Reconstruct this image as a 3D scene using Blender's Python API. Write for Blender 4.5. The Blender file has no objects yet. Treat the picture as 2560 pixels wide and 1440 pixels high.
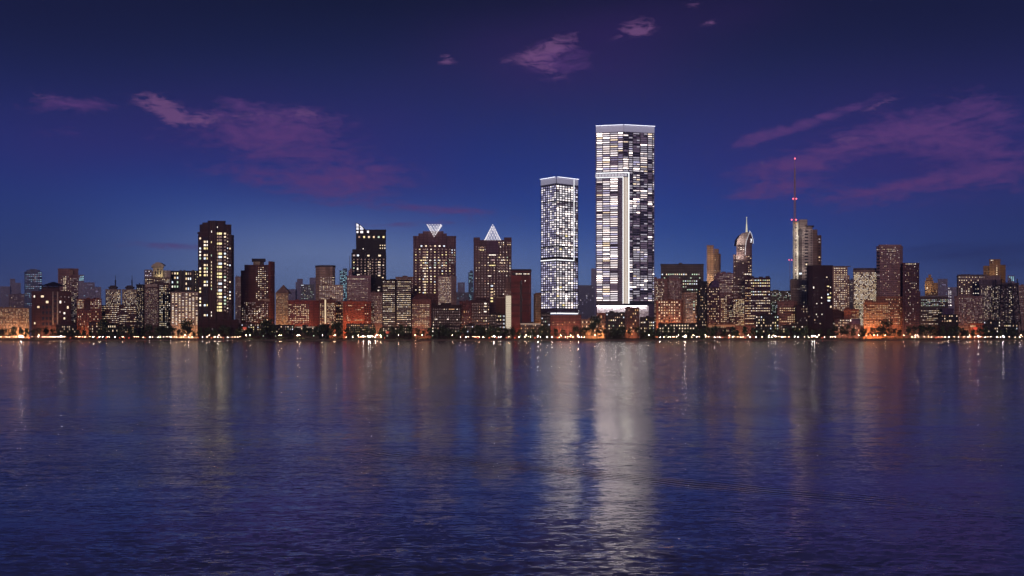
import bpy, math, random
from mathutils import Vector, Matrix
C = bpy.context.scene.collection
sc = bpy.context.scene
F = 35.0 / 36.0 * 2560.0          # focal length in photo pixels
HY, H = 834.0, 8.44               # horizon row of the photo, eye height over the water
GZ = 1.5                          # ground level of the far bank
rnd = random.Random(7)

def PX(px, D): return (px - 1280.0) / F * D
def PZ(py, D): return H - (py - HY) / F * D
def P(px, py, D): return Vector((PX(px, D), D, PZ(py, D)))

# ------------------------------------------------------------------ materials
MATS = {}
def new_mat(name):
    m = bpy.data.materials.new(name); m.use_nodes = True
    return m, m.node_tree.nodes, m.node_tree.links

def emit(name, col, strength, sample=False):
    if name in MATS: return MATS[name]
    m, N, L = new_mat(name)
    b = N['Principled BSDF']
    b.inputs['Base Color'].default_value = (*[min(.8, c * .5) for c in col], 1)
    b.inputs['Roughness'].default_value = .35
    b.inputs['Emission Color'].default_value = (*col, 1)
    b.inputs['Emission Strength'].default_value = strength
    m.cycles.emission_sampling = 'AUTO' if sample else 'NONE'
    MATS[name] = m
    return m

def plain(name, col, rough=.7, metal=0.0, noise=.25, scale=.4):
    if name in MATS: return MATS[name]
    m, N, L = new_mat(name)
    b = N['Principled BSDF']
    b.inputs['Roughness'].default_value = rough
    b.inputs['Metallic'].default_value = metal
    tc = N.new('ShaderNodeTexCoord'); nz = N.new('ShaderNodeTexNoise')
    nz.inputs['Scale'].default_value = scale; nz.inputs['Detail'].default_value = 5
    L.new(tc.outputs['Object'], nz.inputs['Vector'])
    rp = N.new('ShaderNodeValToRGB')
    rp.color_ramp.elements[0].position = .3; rp.color_ramp.elements[1].position = .7
    rp.color_ramp.elements[0].color = (*[c * (1 - noise) for c in col], 1)
    rp.color_ramp.elements[1].color = (*[min(1, c * (1 + noise)) for c in col], 1)
    L.new(nz.outputs['Fac'], rp.inputs['Fac']); L.new(rp.outputs['Color'], b.inputs['Base Color'])
    MATS[name] = m
    return m

def wall_mat(col, floor=3.3, bay=4.2, line=.35, rough=.8):
    """masonry or concrete cladding: stains, a joint at every storey and at every bay"""
    key = 'wall_%s_%.1f_%.1f_%.2f' % ('_'.join('%.3f' % c for c in col), floor, bay, line)
    if key in MATS: return MATS[key]
    m, N, L = new_mat('facade')
    b = N['Principled BSDF']; b.inputs['Roughness'].default_value = rough
    tc = N.new('ShaderNodeTexCoord')
    sp = N.new('ShaderNodeSeparateXYZ'); L.new(tc.outputs['Object'], sp.inputs[0])
    def stripes(out, period, width):
        a = N.new('ShaderNodeMath'); a.operation = 'DIVIDE'; a.inputs[1].default_value = period; L.new(out, a.inputs[0])
        f = N.new('ShaderNodeMath'); f.operation = 'FRACT'; L.new(a.outputs[0], f.inputs[0])
        g = N.new('ShaderNodeMath'); g.operation = 'LESS_THAN'; g.inputs[1].default_value = width; L.new(f.outputs[0], g.inputs[0])
        return g.outputs[0]
    h = stripes(sp.outputs['Z'], floor, .28); v = stripes(sp.outputs['X'], bay, .2)
    mx = N.new('ShaderNodeMath'); mx.operation = 'MAXIMUM'; L.new(h, mx.inputs[0]); L.new(v, mx.inputs[1])
    nz = N.new('ShaderNodeTexNoise'); nz.inputs['Scale'].default_value = .12; nz.inputs['Detail'].default_value = 6
    L.new(tc.outputs['Object'], nz.inputs['Vector'])
    rp = N.new('ShaderNodeValToRGB')
    rp.color_ramp.elements[0].position = .3; rp.color_ramp.elements[1].position = .72
    rp.color_ramp.elements[0].color = (*[c * .72 for c in col], 1)
    rp.color_ramp.elements[1].color = (*[min(1, c * 1.25) for c in col], 1)
    L.new(nz.outputs['Fac'], rp.inputs['Fac'])
    mix = N.new('ShaderNodeMix'); mix.data_type = 'RGBA'; mix.blend_type = 'MULTIPLY'
    k = N.new('ShaderNodeMath'); k.operation = 'MULTIPLY'; k.inputs[1].default_value = 1.0; L.new(mx.outputs[0], k.inputs[0])
    L.new(k.outputs[0], mix.inputs[0]); L.new(rp.outputs['Color'], mix.inputs[6])
    mix.inputs[7].default_value = (1 - line, 1 - line, 1 - line, 1)
    L.new(mix.outputs[2], b.inputs['Base Color'])
    MATS[key] = m
    return m

# lit window panes
emit('amber', (1, .55, .22), 0.9); emit('warm', (1, .72, .42), 1.25); emit('cream', (1, .78, .52), 1.4)
emit('white', (1, .88, .74), 1.8); emit('yellow', (1, .82, .38), 1.5); emit('cool', (.78, .88, 1), 1.5)
emit('green', (.75, 1, .72), 0.9); emit('dim', (1, .62, .4), .35); emit('dimw', (.95, .8, .75), .45)
emit('far_blue', (.45, .75, 1), .8); emit('far_cyan', (.4, .85, 1), 1.3); emit('pink', (1, .6, .6), 1.0)
emit('rose_dim', (.85, .62, .6), .3)
emit('lav', (.74, .7, 1), 1.0); emit('lavdim', (.6, .55, .9), .42); emit('ice', (1, .92, .95), 1.5); emit('icedim', (.85, .82, .92), 0.55)
emit('pearl', (1, .85, .81), 1.7); emit('pearl_hot', (1, .82, .75), 6.5); emit('room_dark', (.7, .55, .75), .13)
plain('pane_dark', (.018, .018, .026), .18, 0, .4)
plain('window_frame', (.03, .024, .022), .5, .2)
PAL = {
 'warm': [('warm', 5), ('cream', 4), ('amber', 2), ('dim', 2)],
 'amber': [('amber', 5), ('warm', 4), ('dim', 3)],
 'mix': [('yellow', 4), ('white', 2), ('cool', 1.5), ('green', 1), ('cream', 3), ('warm', 2), ('dim', 2), ('dimw', 1)],
 'white': [('cream', 3), ('white', 2), ('dimw', 3), ('warm', 2), ('dim', 2)],
 'bright': [('white', 3), ('cream', 5), ('warm', 2), ('dimw', 2)],
 'green': [('green', 4), ('cool', 2), ('cream', 2), ('dimw', 2)],
 'dimw': [('dimw', 5), ('cream', 2), ('rose_dim', 3)],
 'dim': [('dim', 5), ('dimw', 3), ('warm', 2)],
 'far': [('far_blue', 4), ('lavdim', 3), ('dimw', 1)],
 'cyan': [('far_cyan', 5), ('far_blue', 2)],
 'lav': [('lav', 5), ('ice', 3), ('lavdim', 4)],
 'ice': [('pearl_hot', 1.2), ('ice', 5), ('pearl', 3), ('icedim', 4), ('yellow', .25)],
 'tall': [('pearl_hot', 2), ('pearl', 5), ('ice', 3), ('icedim', 3), ('cream', 1), ('lav', 2)],
}
def pick(pal, r):
    if pal not in PAL: return pal
    t = sum(w for _, w in PAL[pal]); x = r.random() * t
    for n, w in PAL[pal]:
        x -= w
        if x <= 0: return n
    return PAL[pal][0][0]

# ------------------------------------------------------------------ mesh building
class MB:
    def __init__(s): s.v = []; s.f = []; s.mi = []
    def quad(s, a, b, c, d, mi=0):
        i = len(s.v); s.v += [tuple(a), tuple(b), tuple(c), tuple(d)]; s.f.append((i, i+1, i+2, i+3)); s.mi.append(mi)
    def tri(s, a, b, c, mi=0):
        i = len(s.v); s.v += [tuple(a), tuple(b), tuple(c)]; s.f.append((i, i+1, i+2)); s.mi.append(mi)
    def prism(s, pts, z0, z1, mi=0, pts_top=None):
        """upright prism over the footprint PTS (x, y), counter-clockwise seen from above"""
        n = len(pts); i = len(s.v); q = pts_top or pts
        s.v += [(x, y, z0) for x, y in pts] + [(x, y, z1) for x, y in q]
        for k in range(n):
            s.f.append((i+k, i+(k+1) % n, i+n+(k+1) % n, i+n+k)); s.mi.append(mi)
        s.f.append(tuple(i+n+k for k in range(n))); s.mi.append(mi)
        s.f.append(tuple(i+k for k in reversed(range(n)))); s.mi.append(mi)
    def box(s, c, d, mi=0):
        x, y, z = c; a, b, h = d[0]/2, d[1]/2, d[2]/2
        s.prism([(x-a, y-b), (x+a, y-b), (x+a, y+b), (x-a, y+b)], z-h, z+h, mi)
    def bar(s, p, q, r, n=4, mi=0, r2=None):
        p, q = Vector(p), Vector(q); d = (q-p)
        if d.length < 1e-6: return
        d.normalize(); u = d.orthogonal().normalized(); w = d.cross(u); i = len(s.v); r2 = r if r2 is None else r2
        for base, rr in ((p, r), (q, r2)):
            for k in range(n):
                a = 2*math.pi*(k+.5)/n; s.v.append(tuple(base + rr*(math.cos(a)*u + math.sin(a)*w)))
        for k in range(n):
            s.f.append((i+k, i+(k+1) % n, i+n+(k+1) % n, i+n+k)); s.mi.append(mi)
        s.f.append(tuple(i+n+k for k in range(n))); s.mi.append(mi)
        s.f.append(tuple(i+k for k in reversed(range(n)))); s.mi.append(mi)
    def ball(s, c, r, n=8, m=5, mi=0):
        i = len(s.v); c = Vector(c)
        s.v.append(tuple(c + Vector((0, 0, r))))
        for a in range(1, m):
            th = math.pi*a/m
            for k in range(n):
                ph = 2*math.pi*k/n
                s.v.append(tuple(c + r*Vector((math.sin(th)*math.cos(ph), math.sin(th)*math.sin(ph), math.cos(th)))))
        s.v.append(tuple(c - Vector((0, 0, r)))); last = len(s.v)-1
        for k in range(n):
            s.f.append((i, i+1+k, i+1+(k+1) % n)); s.mi.append(mi)
            s.f.append((last, last-n+(k+1) % n, last-n+k)); s.mi.append(mi)
        for a in range(m-2):
            for k in range(n):
                o = i+1+a*n
                s.f.append((o+k, o+n+k, o+n+(k+1) % n, o+(k+1) % n)); s.mi.append(mi)
    def mesh(s, name, mats):
        me = bpy.data.meshes.new(name); me.from_pydata(s.v, [], s.f)
        for m in mats: me.materials.append(m)
        if len(mats) > 1: me.polygons.foreach_set('material_index', s.mi)
        me.update(); return me

def link(name, me, parent=None, loc=(0, 0, 0)):
    o = bpy.data.objects.new(name, me); C.objects.link(o); o.location = loc
    if parent is not None: o.parent = parent
    return o
def tag(o, label=None, cat=None, group=None, kind=None):
    if label: o['label'] = label
    if cat: o['category'] = cat
    if group: o['group'] = group
    if kind: o['kind'] = kind
    return o
def thing(name, label, cat, loc, group=None):
    return tag(link(name, None, None, loc), label, cat, group)

# one window: a frame standing proud of the wall and the pane set back inside it
WM = {}
def window_geo(mb, M, mi_frame, mi_pane, f=.11):
    o = [(-.5, -.5), (.5, -.5), (.5, .5), (-.5, .5)]; n = [(-.5+f, -.5+f), (.5-f, -.5+f), (.5-f, .5-f), (-.5+f, .5-f)]
    V = lambda x, y, z: M @ Vector((x, y, z))
    for k in range(4):
        a, b = o[k], o[(k+1) % 4]; c, d = n[(k+1) % 4], n[k]
        mb.quad(V(a[0], -.14, a[1]), V(b[0], -.14, b[1]), V(c[0], -.14, c[1]), V(d[0], -.14, d[1]), mi_frame)
        mb.quad(V(a[0], 0, a[1]), V(b[0], 0, b[1]), V(b[0], -.14, b[1]), V(a[0], -.14, a[1]), mi_frame)
        mb.quad(V(d[0], -.14, d[1]), V(c[0], -.14, c[1]), V(c[0], -.05, c[1]), V(d[0], -.05, d[1]), mi_frame)
    mb.quad(V(n[0][0], -.05, n[0][1]), V(n[1][0], -.05, n[1][1]), V(n[2][0], -.05, n[2][1]), V(n[3][0], -.05, n[3][1]), mi_pane)
def window_mesh(mat, f=.11):
    if (mat, f) not in WM:
        mb = MB(); window_geo(mb, Matrix.Identity(4), 0, 1, f)
        WM[(mat, f)] = mb.mesh('window_' + mat, [MATS['window_frame'], MATS[mat]])
    return WM[(mat, f)]

class Building:
    """a building whose outline is given as photo columns at a true distance D; extra depth in metres per corner"""
    count = 0
    def __init__(s, name, label, cat, D, x0, x1, top, col, chain=None, bot=None, t=16, group=None, wall='wall', floor=3.3, bay=4.2, line=.35, parapet=True, mat=None):
        Building.count += 1
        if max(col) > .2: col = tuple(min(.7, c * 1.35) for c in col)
        s.r = random.Random(Building.count * 13 + 5)
        s.D = D; s.t = t; s.faces = []; s.cells = []; s.frame = .11; s.wargs = dict(floor=floor, bay=bay, line=line); s.col = col
        s.base = Vector((PX((x0+x1)/2, D), D + t/2, GZ))
        s.root = thing(name, label, cat, s.base, group)
        s.mass(wall, chain or [(x0, 0), (x1, 0)], top, bot, col, mat=mat)
        if parapet: s.parapet(chain or [(x0, 0), (x1, 0)], top)
        if parapet and name in ('apartment_block', 'office_block', 'office_slab', 'banded_office', 'distant_block') and D < 2500: s.plant(x0, x1, top)
    def foot(s, chain, grow=0.0, t=None):
        t = s.t if t is None else t
        fr = [(PX(x, s.D), s.D + d) for x, d in chain]
        dmax = max(d for _, d in chain)
        back = [(fr[-1][0] * (s.D + dmax + t) / fr[-1][1], s.D + dmax + t), (fr[0][0] * (s.D + dmax + t) / fr[0][1], s.D + dmax + t)]
        pts = [(x - s.base.x, y - s.base.y) for x, y in fr + back]
        if grow:
            cx = sum(p[0] for p in pts) / len(pts); cy = sum(p[1] for p in pts) / len(pts)
            pts = [(x + grow * (1 if x > cx else -1), y + grow * (1 if y > cy else -1)) for x, y in pts]
        return pts
    # corner depths move a corner away; its column in the photo stays where the chain says
    def chain_true(s, chain): return [((x - 1280) * (s.D + d) / s.D + 1280, d) for x, d in chain]
    def z(s, py, d=0.0): return PZ(py, s.D + d) - s.base.z
    def mass(s, name, chain, top, bot=None, col=None, t=None, mat=None, face=True):
        ch = s.chain_true(chain); d0 = min(d for _, d in chain)
        z1 = s.z(top, d0); z0 = s.z(bot, d0) if bot is not None else -.5
        mb = MB(); mb.prism(s.foot(ch, 0, t), z0, z1)
        o = link(name, mb.mesh(name, [mat or wall_mat(col or s.col, **s.wargs)]), s.root)
        if face:
            for (a, da), (b, db) in zip(chain, chain[1:]): s.faces.append((a, da, b, db, top, bot if bot is not None else 900))
        return o
    def parapet(s, chain, top, h=1.0, col=None, name='parapet', grow=.25):
        ch = s.chain_true(chain); z1 = s.z(top, min(d for _, d in chain))
        mb = MB(); mb.prism(s.foot(ch, grow), z1 - h + .05, z1 + .05)
        return link(name, mb.mesh(name, [wall_mat(col or [c * .8 for c in s.col], 50, 50, 0)]), s.root)
    def box(s, name, x0, x1, top, bot, mat, d=-.5, t=.5):
        """an upright box at depth d with thickness t"""
        D = s.D + d; mb = MB()
        xa, xb = PX(x0, D), PX(x1, D)
        za, zb = PZ(bot, D) - s.base.z, PZ(top, D) - s.base.z
        y0 = D - s.base.y
        mb.prism([(xa - s.base.x, y0), (xb - s.base.x, y0), (xb - s.base.x, y0 + t), (xa - s.base.x, y0 + t)], za, zb)
        return link(name, mb.mesh(name, [mat]), s.root)
    def face_at(s, x, y):
        best = None
        for f in s.faces:
            if f[0] <= x <= f[2] and f[4] - 1 <= y <= f[5] + 1:
                k = (x - f[0]) / max(1e-6, f[2] - f[0]); d = 1 / ((1 - k) / (s.D + f[1]) + k / (s.D + f[3])) - s.D
                if best is None or d < best[0]: best = (d, f)
        return best
    def wins(s, x0, x1, y0, y1, cols, rows, w=.6, h=.5, lit=.5, pal='warm', mode='rand', dark=True, skip=None):
        r = s.r; cw = (x1 - x0) / cols; chh = (y1 - y0) / rows
        colp = [r.uniform(.3, 1.7) for _ in range(cols)]
        for j in range(rows):
            run = r.random() < lit; rowp = r.uniform(.5, 1.5)
            for i in range(cols):
                if mode == 'rand': on = r.random() < lit
                elif mode == 'cols': on = r.random() < lit * colp[i]
                elif mode == 'clump': on = r.random() < lit * rowp * (colp[i] * .5 + .5)
                else:
                    if r.random() < .3: run = r.random() < lit * rowp
                    on = run
                if skip and skip(i, j): continue
                x = x0 + (i + .5) * cw; y = y0 + (j + .5) * chh
                fa = s.face_at(x, y)
                if fa is None: continue
                d, f = fa
                mat = pick(pal, r) if on else ('pane_dark' if dark else None)
                if mat: s.cells.append((x, y, cw * w * .83, chh * h * .9, d, f, mat))
        return s
    def one(s, x, y, w, h, mat):
        fa = s.face_at(x, y)
        if fa: s.cells.append((x, y, w, h, fa[0], fa[1], mat))
        return s
    def uplight(s, x, y, power, col=(1, .82, .6), out=14, r=1.0):
        l = bpy.data.lights.new('facade_light', 'SPOT'); l.energy = power; l.spot_size = math.radians(125); l.spot_blend = 1.0; l.color = col; l.shadow_soft_size = r
        o = bpy.data.objects.new('facade_light', l); C.objects.link(o); o.parent = s.root
        o.location = Vector((PX(x, s.D - out), s.D - out, PZ(y, s.D - out))) - s.base
        o.rotation_euler = (math.radians(112), 0, 0)
        mb = MB(); mb.box((0, 0, -1.2), (1.0, .5, .4)); mb.bar((0, 0, -1.2), (0, out - .3, -2.2), .12, 4)
        link('light_bracket', mb.mesh('light_bracket', [MATS['window_frame']]), s.root, o.location)
        return s
    def plant(s, x0, x1, top):
        n = s.r.choice([1, 1, 2, 3])
        for k in range(n):
            wd = (x1 - x0) * s.r.uniform(.1, .28); xa = s.r.uniform(x0 + 1.5, x1 - wd - 1.5); h = s.r.uniform(1.8, 4.2)
            s.mass('plant_room', [(xa, 4), (xa + wd, 4)], top - h, top + .3, [c * .7 for c in s.col], t=6, face=False)
        if s.r.random() < .35:
            xa = s.r.uniform(x0 + 3, x1 - 3); mb = MB(); q = PX(xa, s.D) - s.base.x
            mb.bar((q, 0, s.z(top + 1)), (q, 0, s.z(top - s.r.uniform(6, 12))), .22, 5, 0, .1); link('aerial', mb.mesh('aerial', [MATS['window_frame']]), s.root)
    def done(s, most=100):
        cells = sorted(s.cells, key=lambda c: (c[6] == 'pane_dark', -c[2] * c[3]))
        rest = MB(); mats = []; used = []
        # where a building has more panes than may stand alone, the largest lit ones do
        for n, (x, y, w, h, d, f, mat) in enumerate(cells):
            D = s.D + d
            loc = Vector((PX(x, D), D, PZ(y, D))) - s.base
            a = Vector((PX(f[0], s.D + f[1]), s.D + f[1])); b = Vector((PX(f[2], s.D + f[3]), s.D + f[3]))
            ang = math.atan2(b.y - a.y, b.x - a.x)
            wm = w / F * D / max(.25, math.cos(ang)); hm = h / F * D
            if n < most:
                o = link('window', window_mesh(mat, s.frame), s.root, loc); o.rotation_euler.z = ang; o.scale = (wm, 1, hm)
            else:
                if mat not in used: used.append(mat)
                M = Matrix.Translation(loc) @ Matrix.Rotation(ang, 4, 'Z') @ Matrix.Diagonal((wm, 1, hm, 1))
                window_geo(rest, M, 0, 1 + used.index(mat), s.frame)
        if rest.f:
            o = link('window', rest.mesh('window_field', [MATS['window_frame']] + [MATS[m] for m in used]), s.root)
            o['kind'] = 'stuff'
        return s
# ------------------------------------------------------------------ camera, sky, sun
cam = bpy.data.cameras.new('camera'); camo = bpy.data.objects.new('camera', cam); C.objects.link(camo)
cam.lens = 35; cam.sensor_width = 36; cam.clip_end = 30000; cam.clip_start = .5
camo.location = (0, 0, H); camo.rotation_euler = (math.radians(90), 0, 0)
cam.shift_y = (HY - 720) / 2560.0
sc.camera = camo
sc.view_settings.view_transform = 'Standard'; sc.view_settings.look = 'None'
sc.view_settings.exposure = 0; sc.view_settings.gamma = 1
sc.cycles.use_denoising = True
sc.cycles.max_bounces = 6; sc.cycles.diffuse_bounces = 2; sc.cycles.glossy_bounces = 3; sc.cycles.volume_bounces = 0
sc.cycles.use_light_tree = True
sc.cycles.sample_clamp_indirect = 8

SUN_EL, SUN_AZ = math.radians(4.0), math.radians(184)     # the last of the afterglow, behind the camera
w = bpy.data.worlds.new('World'); sc.world = w; w.use_nodes = True
N, L = w.node_tree.nodes, w.node_tree.links
bg = N['Background']
def nd(t, **k):
    n = N.new(t)
    for a, b in k.items(): setattr(n, a, b)
    return n
def mth(op, a, b=None, clamp=False):
    n = nd('ShaderNodeMath', operation=op, use_clamp=clamp)
    for i, x in enumerate((a, b)):
        if x is None: continue
        if isinstance(x, (int, float)): n.inputs[i].default_value = x
        else: L.new(x, n.inputs[i])
    return n.outputs[0]
def srgb(h):
    c = [int(h[i:i+2], 16) / 255 for i in (0, 2, 4)]
    return tuple(x / 12.92 if x <= .04045 else ((x + .055) / 1.055) ** 2.4 for x in c)
tc = nd('ShaderNodeTexCoord')
sx = nd('ShaderNodeSeparateXYZ'); L.new(tc.outputs['Generated'], sx.inputs[0])
az = mth('ARCTAN2', sx.outputs['X'], sx.outputs['Y']); el = mth('ARCSINE', sx.outputs['Z'])
cb = nd('ShaderNodeCombineXYZ'); L.new(az, cb.inputs[0]); L.new(el, cb.inputs[1])
def ang(px, py):
    a = math.atan((px - 1280) / F); return a, math.atan((HY - py) / F * math.cos(a))
# clear dusk sky: colour by height over the horizon
ramp = nd('ShaderNodeValToRGB'); cr = ramp.color_ramp; cr.interpolation = 'B_SPLINE'
stops = [(-.02, '9aa6c6'), (.02, '93a3c8'), (.045, '6a84b8'), (.075, '3c5c9f'), (.11, '26478e'), (.15, '22387e'), (.2, '232e68'), (.25, '1e254f'), (.29, '171c3e'), (.335, '0f1228'), (.42, '0c0e22'), (1.2, '0e1028')]
while len(cr.elements) < len(stops): cr.elements.new(.5)
for e, (p, h) in zip(cr.elements, stops): e.position = (p + .02) / 1.3; e.color = (*srgb(h), 1)
L.new(mth('DIVIDE', mth('ADD', el, .02), 1.3), ramp.inputs['Fac'])
def blob(px, py, wx, wy, rot=0.0, wt=1.0):
    a, e = ang(px, py)
    mp = nd('ShaderNodeMapping', vector_type='TEXTURE'); L.new(cb.outputs[0], mp.inputs['Vector'])
    mp.inputs['Location'].default_value = (a, e, 0); mp.inputs['Rotation'].default_value = (0, 0, math.radians(rot))
    mp.inputs['Scale'].default_value = (wx / F, wy / F, 1)
    dt = nd('ShaderNodeVectorMath', operation='DOT_PRODUCT'); L.new(mp.outputs[0], dt.inputs[0]); L.new(mp.outputs[0], dt.inputs[1])
    return mth('MULTIPLY', mth('POWER', 2.718, mth('MULTIPLY', dt.outputs['Value'], -1.0)), wt)
def blobs(lst):
    out = None
    for b in lst:
        m = blob(*b); out = m if out is None else mth('ADD', out, m)
    return out
def noise(sx_, sy_, detail=8, rough=.6, off=0.0, rot=0.0, dist=.4):
    mp = nd('ShaderNodeMapping', vector_type='POINT'); L.new(cb.outputs[0], mp.inputs['Vector'])
    mp.inputs['Scale'].default_value = (sx_, sy_, 1); mp.inputs['Location'].default_value = (off, off * .7, off * .3)
    mp.inputs['Rotation'].default_value = (0, 0, math.radians(rot))
    n = nd('ShaderNodeTexNoise'); n.inputs['Scale'].default_value = 1; n.inputs['Detail'].default_value = detail
    n.inputs['Roughness'].default_value = rough; n.inputs['Distortion'].default_value = dist
    L.new(mp.outputs[0], n.inputs['Vector']); return n.outputs['Fac']
def cmix(fac, a, b, typ='MIX'):
    n = nd('ShaderNodeMix', data_type='RGBA', blend_type=typ)
    if isinstance(fac, (int, float)): n.inputs[0].default_value = fac
    else: L.new(fac, n.inputs[0])
    for i, x in ((6, a), (7, b)):
        if isinstance(x, tuple): n.inputs[i].default_value = (*x, 1)
        else: L.new(x, n.inputs[i])
    return n.outputs[2]
col = cmix(1.0, ramp.outputs['Color'], (.84, 1.0, 1.15), 'MULTIPLY')
# broad tints: bluer glow over the middle of the city, violet veils to both sides
glow = blobs([(740, 690, 430, 130, 0, 1.25), (1200, 700, 460, 100, 0, .55)])
col = cmix(mth('MINIMUM', mth('MULTIPLY', glow, .6), .7), col, srgb('7a8cb8'))
edge = blobs([(20, 650, 420, 170, 0, .9), (2480, 650, 560, 190, 0, .9)])
col = cmix(mth('MINIMUM', mth('MULTIPLY', edge, .7), .7), col, srgb('2f3b78'))
veil = blobs([(2300, 380, 560, 170, 0, .8), (1420, 150, 330, 110, 0, .6), (680, 330, 430, 110, 0, .6), (60, 380, 260, 130, 0, .35), (1750, 40, 260, 60, 0, .35), (950, 470, 330, 80, -4, .35), (2400, 740, 300, 60, 0, .3), (60, 720, 260, 60, 0, .35)])
col = cmix(mth('MULTIPLY', mth('MULTIPLY', veil, .62), mth('ADD', .45, noise(7, 16, 5, .55, 3.1)), True), col, srgb('3f2468'))
crn = blobs([(-60, -40, 620, 240, 0, .8), (2620, -40, 620, 240, 0, .8), (2600, 560, 260, 160, 0, .4), (-40, 560, 260, 160, 0, .3)])
col = cmix(mth('MULTIPLY', crn, .75, True), col, srgb('15163a'))
# lit cloud tatters
soft = blobs([(190, 258, 120, 24, 4, 1.15), (690, 350, 210, 62, 0, 1.15), (700, 290, 170, 30, 0, .7), (880, 455, 190, 48, 6, 1.05), (1080, 524, 210, 15, -3, .95), (1390, 150, 110, 50, 0, .95),
              (2200, 340, 200, 46, 10, 1.0), (2440, 390, 180, 70, -25, 1.0), (1960, 415, 140, 24, 8, 1.0), (1930, 472, 140, 22, 10, 1.1), (2040, 300, 170, 15, 16, 1.0), (2480, 270, 90, 40, -30, .6), (2150, 500, 170, 40, 0, .75), (420, 615, 130, 10, 0, .9), (1000, 560, 240, 12, 2, .8), (640, 440, 160, 22, -6, .6), (2330, 455, 170, 20, 6, .9), (1880, 345, 70, 16, 20, .7), (150, 330, 150, 22, 0, .45), (590, 258, 40, 14, 0, .7), (240, 615, 110, 30, 0, .1)])
nz1 = noise(16, 64, 10, .64, 1.7, -4, 1.4)
nzb = noise(70, 150, 8, .6, 9.7, 0, .5)
nn = mth('ADD', mth('MULTIPLY', nz1, .6), mth('MULTIPLY', nzb, .4))
sfac = mth('MULTIPLY', mth('ADD', mth('SUBTRACT', soft, .42), mth('MULTIPLY', mth('SUBTRACT', nn, .5), 4.0)), .95, True)
sfac = mth('MULTIPLY', sfac, mth('MINIMUM', mth('MULTIPLY', soft, 1.3), 1.0))
col = cmix(mth('MULTIPLY', sfac, .88, True), col, srgb('5c3b78'))
hard = blobs([(390, 262, 52, 24, -14, 1.0), (430, 285, 40, 18, -25, .9), (500, 300, 32, 20, 10, .95), (425, 307, 26, 12, 10, .8), (1330, 140, 75, 22, 12, .9), (1390, 110, 60, 22, 14, .8), (1375, 175, 45, 20, -20, .7), (1590, 74, 50, 20, 8, 1.15), (1117, 150, 26, 14, 4, .9),
              (2195, 264, 46, 10, 16, .9), (1765, 60, 26, 7, 8, .8), (1730, 14, 26, 8, 0, .7), (600, 300, 60, 28, 0, .6), (760, 285, 110, 18, 0, .55), (2130, 345, 70, 18, 6, .5), (900, 440, 60, 14, 8, .35), (110, 240, 30, 14, 0, .6)])
nz2 = noise(55, 165, 10, .64, 5.3, 0, .9)
hfac = mth('MULTIPLY', mth('ADD', mth('SUBTRACT', hard, .40), mth('MULTIPLY', mth('SUBTRACT', nz2, .5), 4.2)), 1.1, True)
hfac = mth('MULTIPLY', hfac, mth('MINIMUM', mth('MULTIPLY', hard, 1.6), 1.0))
col = cmix(mth('MULTIPLY', hfac, .68, True), col, srgb('785080'))
# dark cloud bars low in the east
dark = blobs([(2440, 632, 150, 15, 3, .9), (2330, 618, 70, 8, 4, .6), (2520, 660, 90, 12, 0, .6)])
dfac = mth('MULTIPLY', dark, mth('MULTIPLY', mth('ADD', .2, nz1), .9), True)
col = cmix(dfac, col, srgb('262f66'))
sky = nd('ShaderNodeTexSky', sky_type='NISHITA'); sky.sun_disc = False
sky.sun_elevation = SUN_EL; sky.sun_rotation = SUN_AZ
skyc = cmix(1.0, sky.outputs['Color'], (.0010, .0010, .0016), 'MULTIPLY')
col = cmix(1.0, col, skyc, 'ADD')
L.new(col, bg.inputs['Color']); bg.inputs['Strength'].default_value = 1.0
w.cycles.sampling_method = 'AUTOMATIC'

sl = bpy.data.lights.new('sun', 'SUN'); sl.energy = .66; sl.angle = math.radians(14); sl.color = (1, .6, .5)
so = bpy.data.objects.new('sun', sl); C.objects.link(so)
dirv = Vector((math.sin(SUN_AZ) * math.cos(SUN_EL), math.cos(SUN_AZ) * math.cos(SUN_EL), math.sin(SUN_EL)))
so.rotation_euler = dirv.to_track_quat('Z', 'Y').to_euler(); so.location = (0, -300, 200)

# ------------------------------------------------------------------ setting: water, ground, quay, road, haze
WY = 1167.0
def sheet(name, x0, x1, y0, y1, z, m, kind='structure'):
    mb = MB(); mb.quad((x0, y0, z), (x1, y0, z), (x1, y1, z), (x0, y1, z))
    return tag(link(name, mb.mesh(name, [m])), kind=kind)

wm, WN, WL = new_mat('river_water'); wb = WN['Principled BSDF']
def wn(t, **k):
    n = WN.new(t)
    for a, b in k.items(): setattr(n, a, b)
    return n
wtc = wn('ShaderNodeTexCoord')
def wnoise(scx, scy, rot, detail, rough, dist=0.0, off=0.0):
    mp = wn('ShaderNodeMapping', vector_type='POINT'); WL.new(wtc.outputs['Object'], mp.inputs['Vector'])
    mp.inputs['Rotation'].default_value = (0, 0, math.radians(rot)); mp.inputs['Scale'].default_value = (scx, scy, 1); mp.inputs['Location'].default_value = (off, off, 0)
    n = wn('ShaderNodeTexNoise'); n.inputs['Scale'].default_value = 1; n.inputs['Detail'].default_value = detail; n.inputs['Roughness'].default_value = rough; n.inputs['Distortion'].default_value = dist
    WL.new(mp.outputs[0], n.inputs['Vector']); return n.outputs['Fac']
def wmath(op, a, b):
    n = wn('ShaderNodeMath', operation=op)
    for i, x in enumerate((a, b)):
        if isinstance(x, (int, float)): n.inputs[i].default_value = x
        else: WL.new(x, n.inputs[i])
    return n.outputs[0]
wb.inputs['Base Color'].default_value = (.44, .445, .48, 1)
wb.inputs['Metallic'].default_value = .42
wb.inputs['Roughness'].default_value = .12
wb.inputs['IOR'].default_value = 1.6
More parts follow.
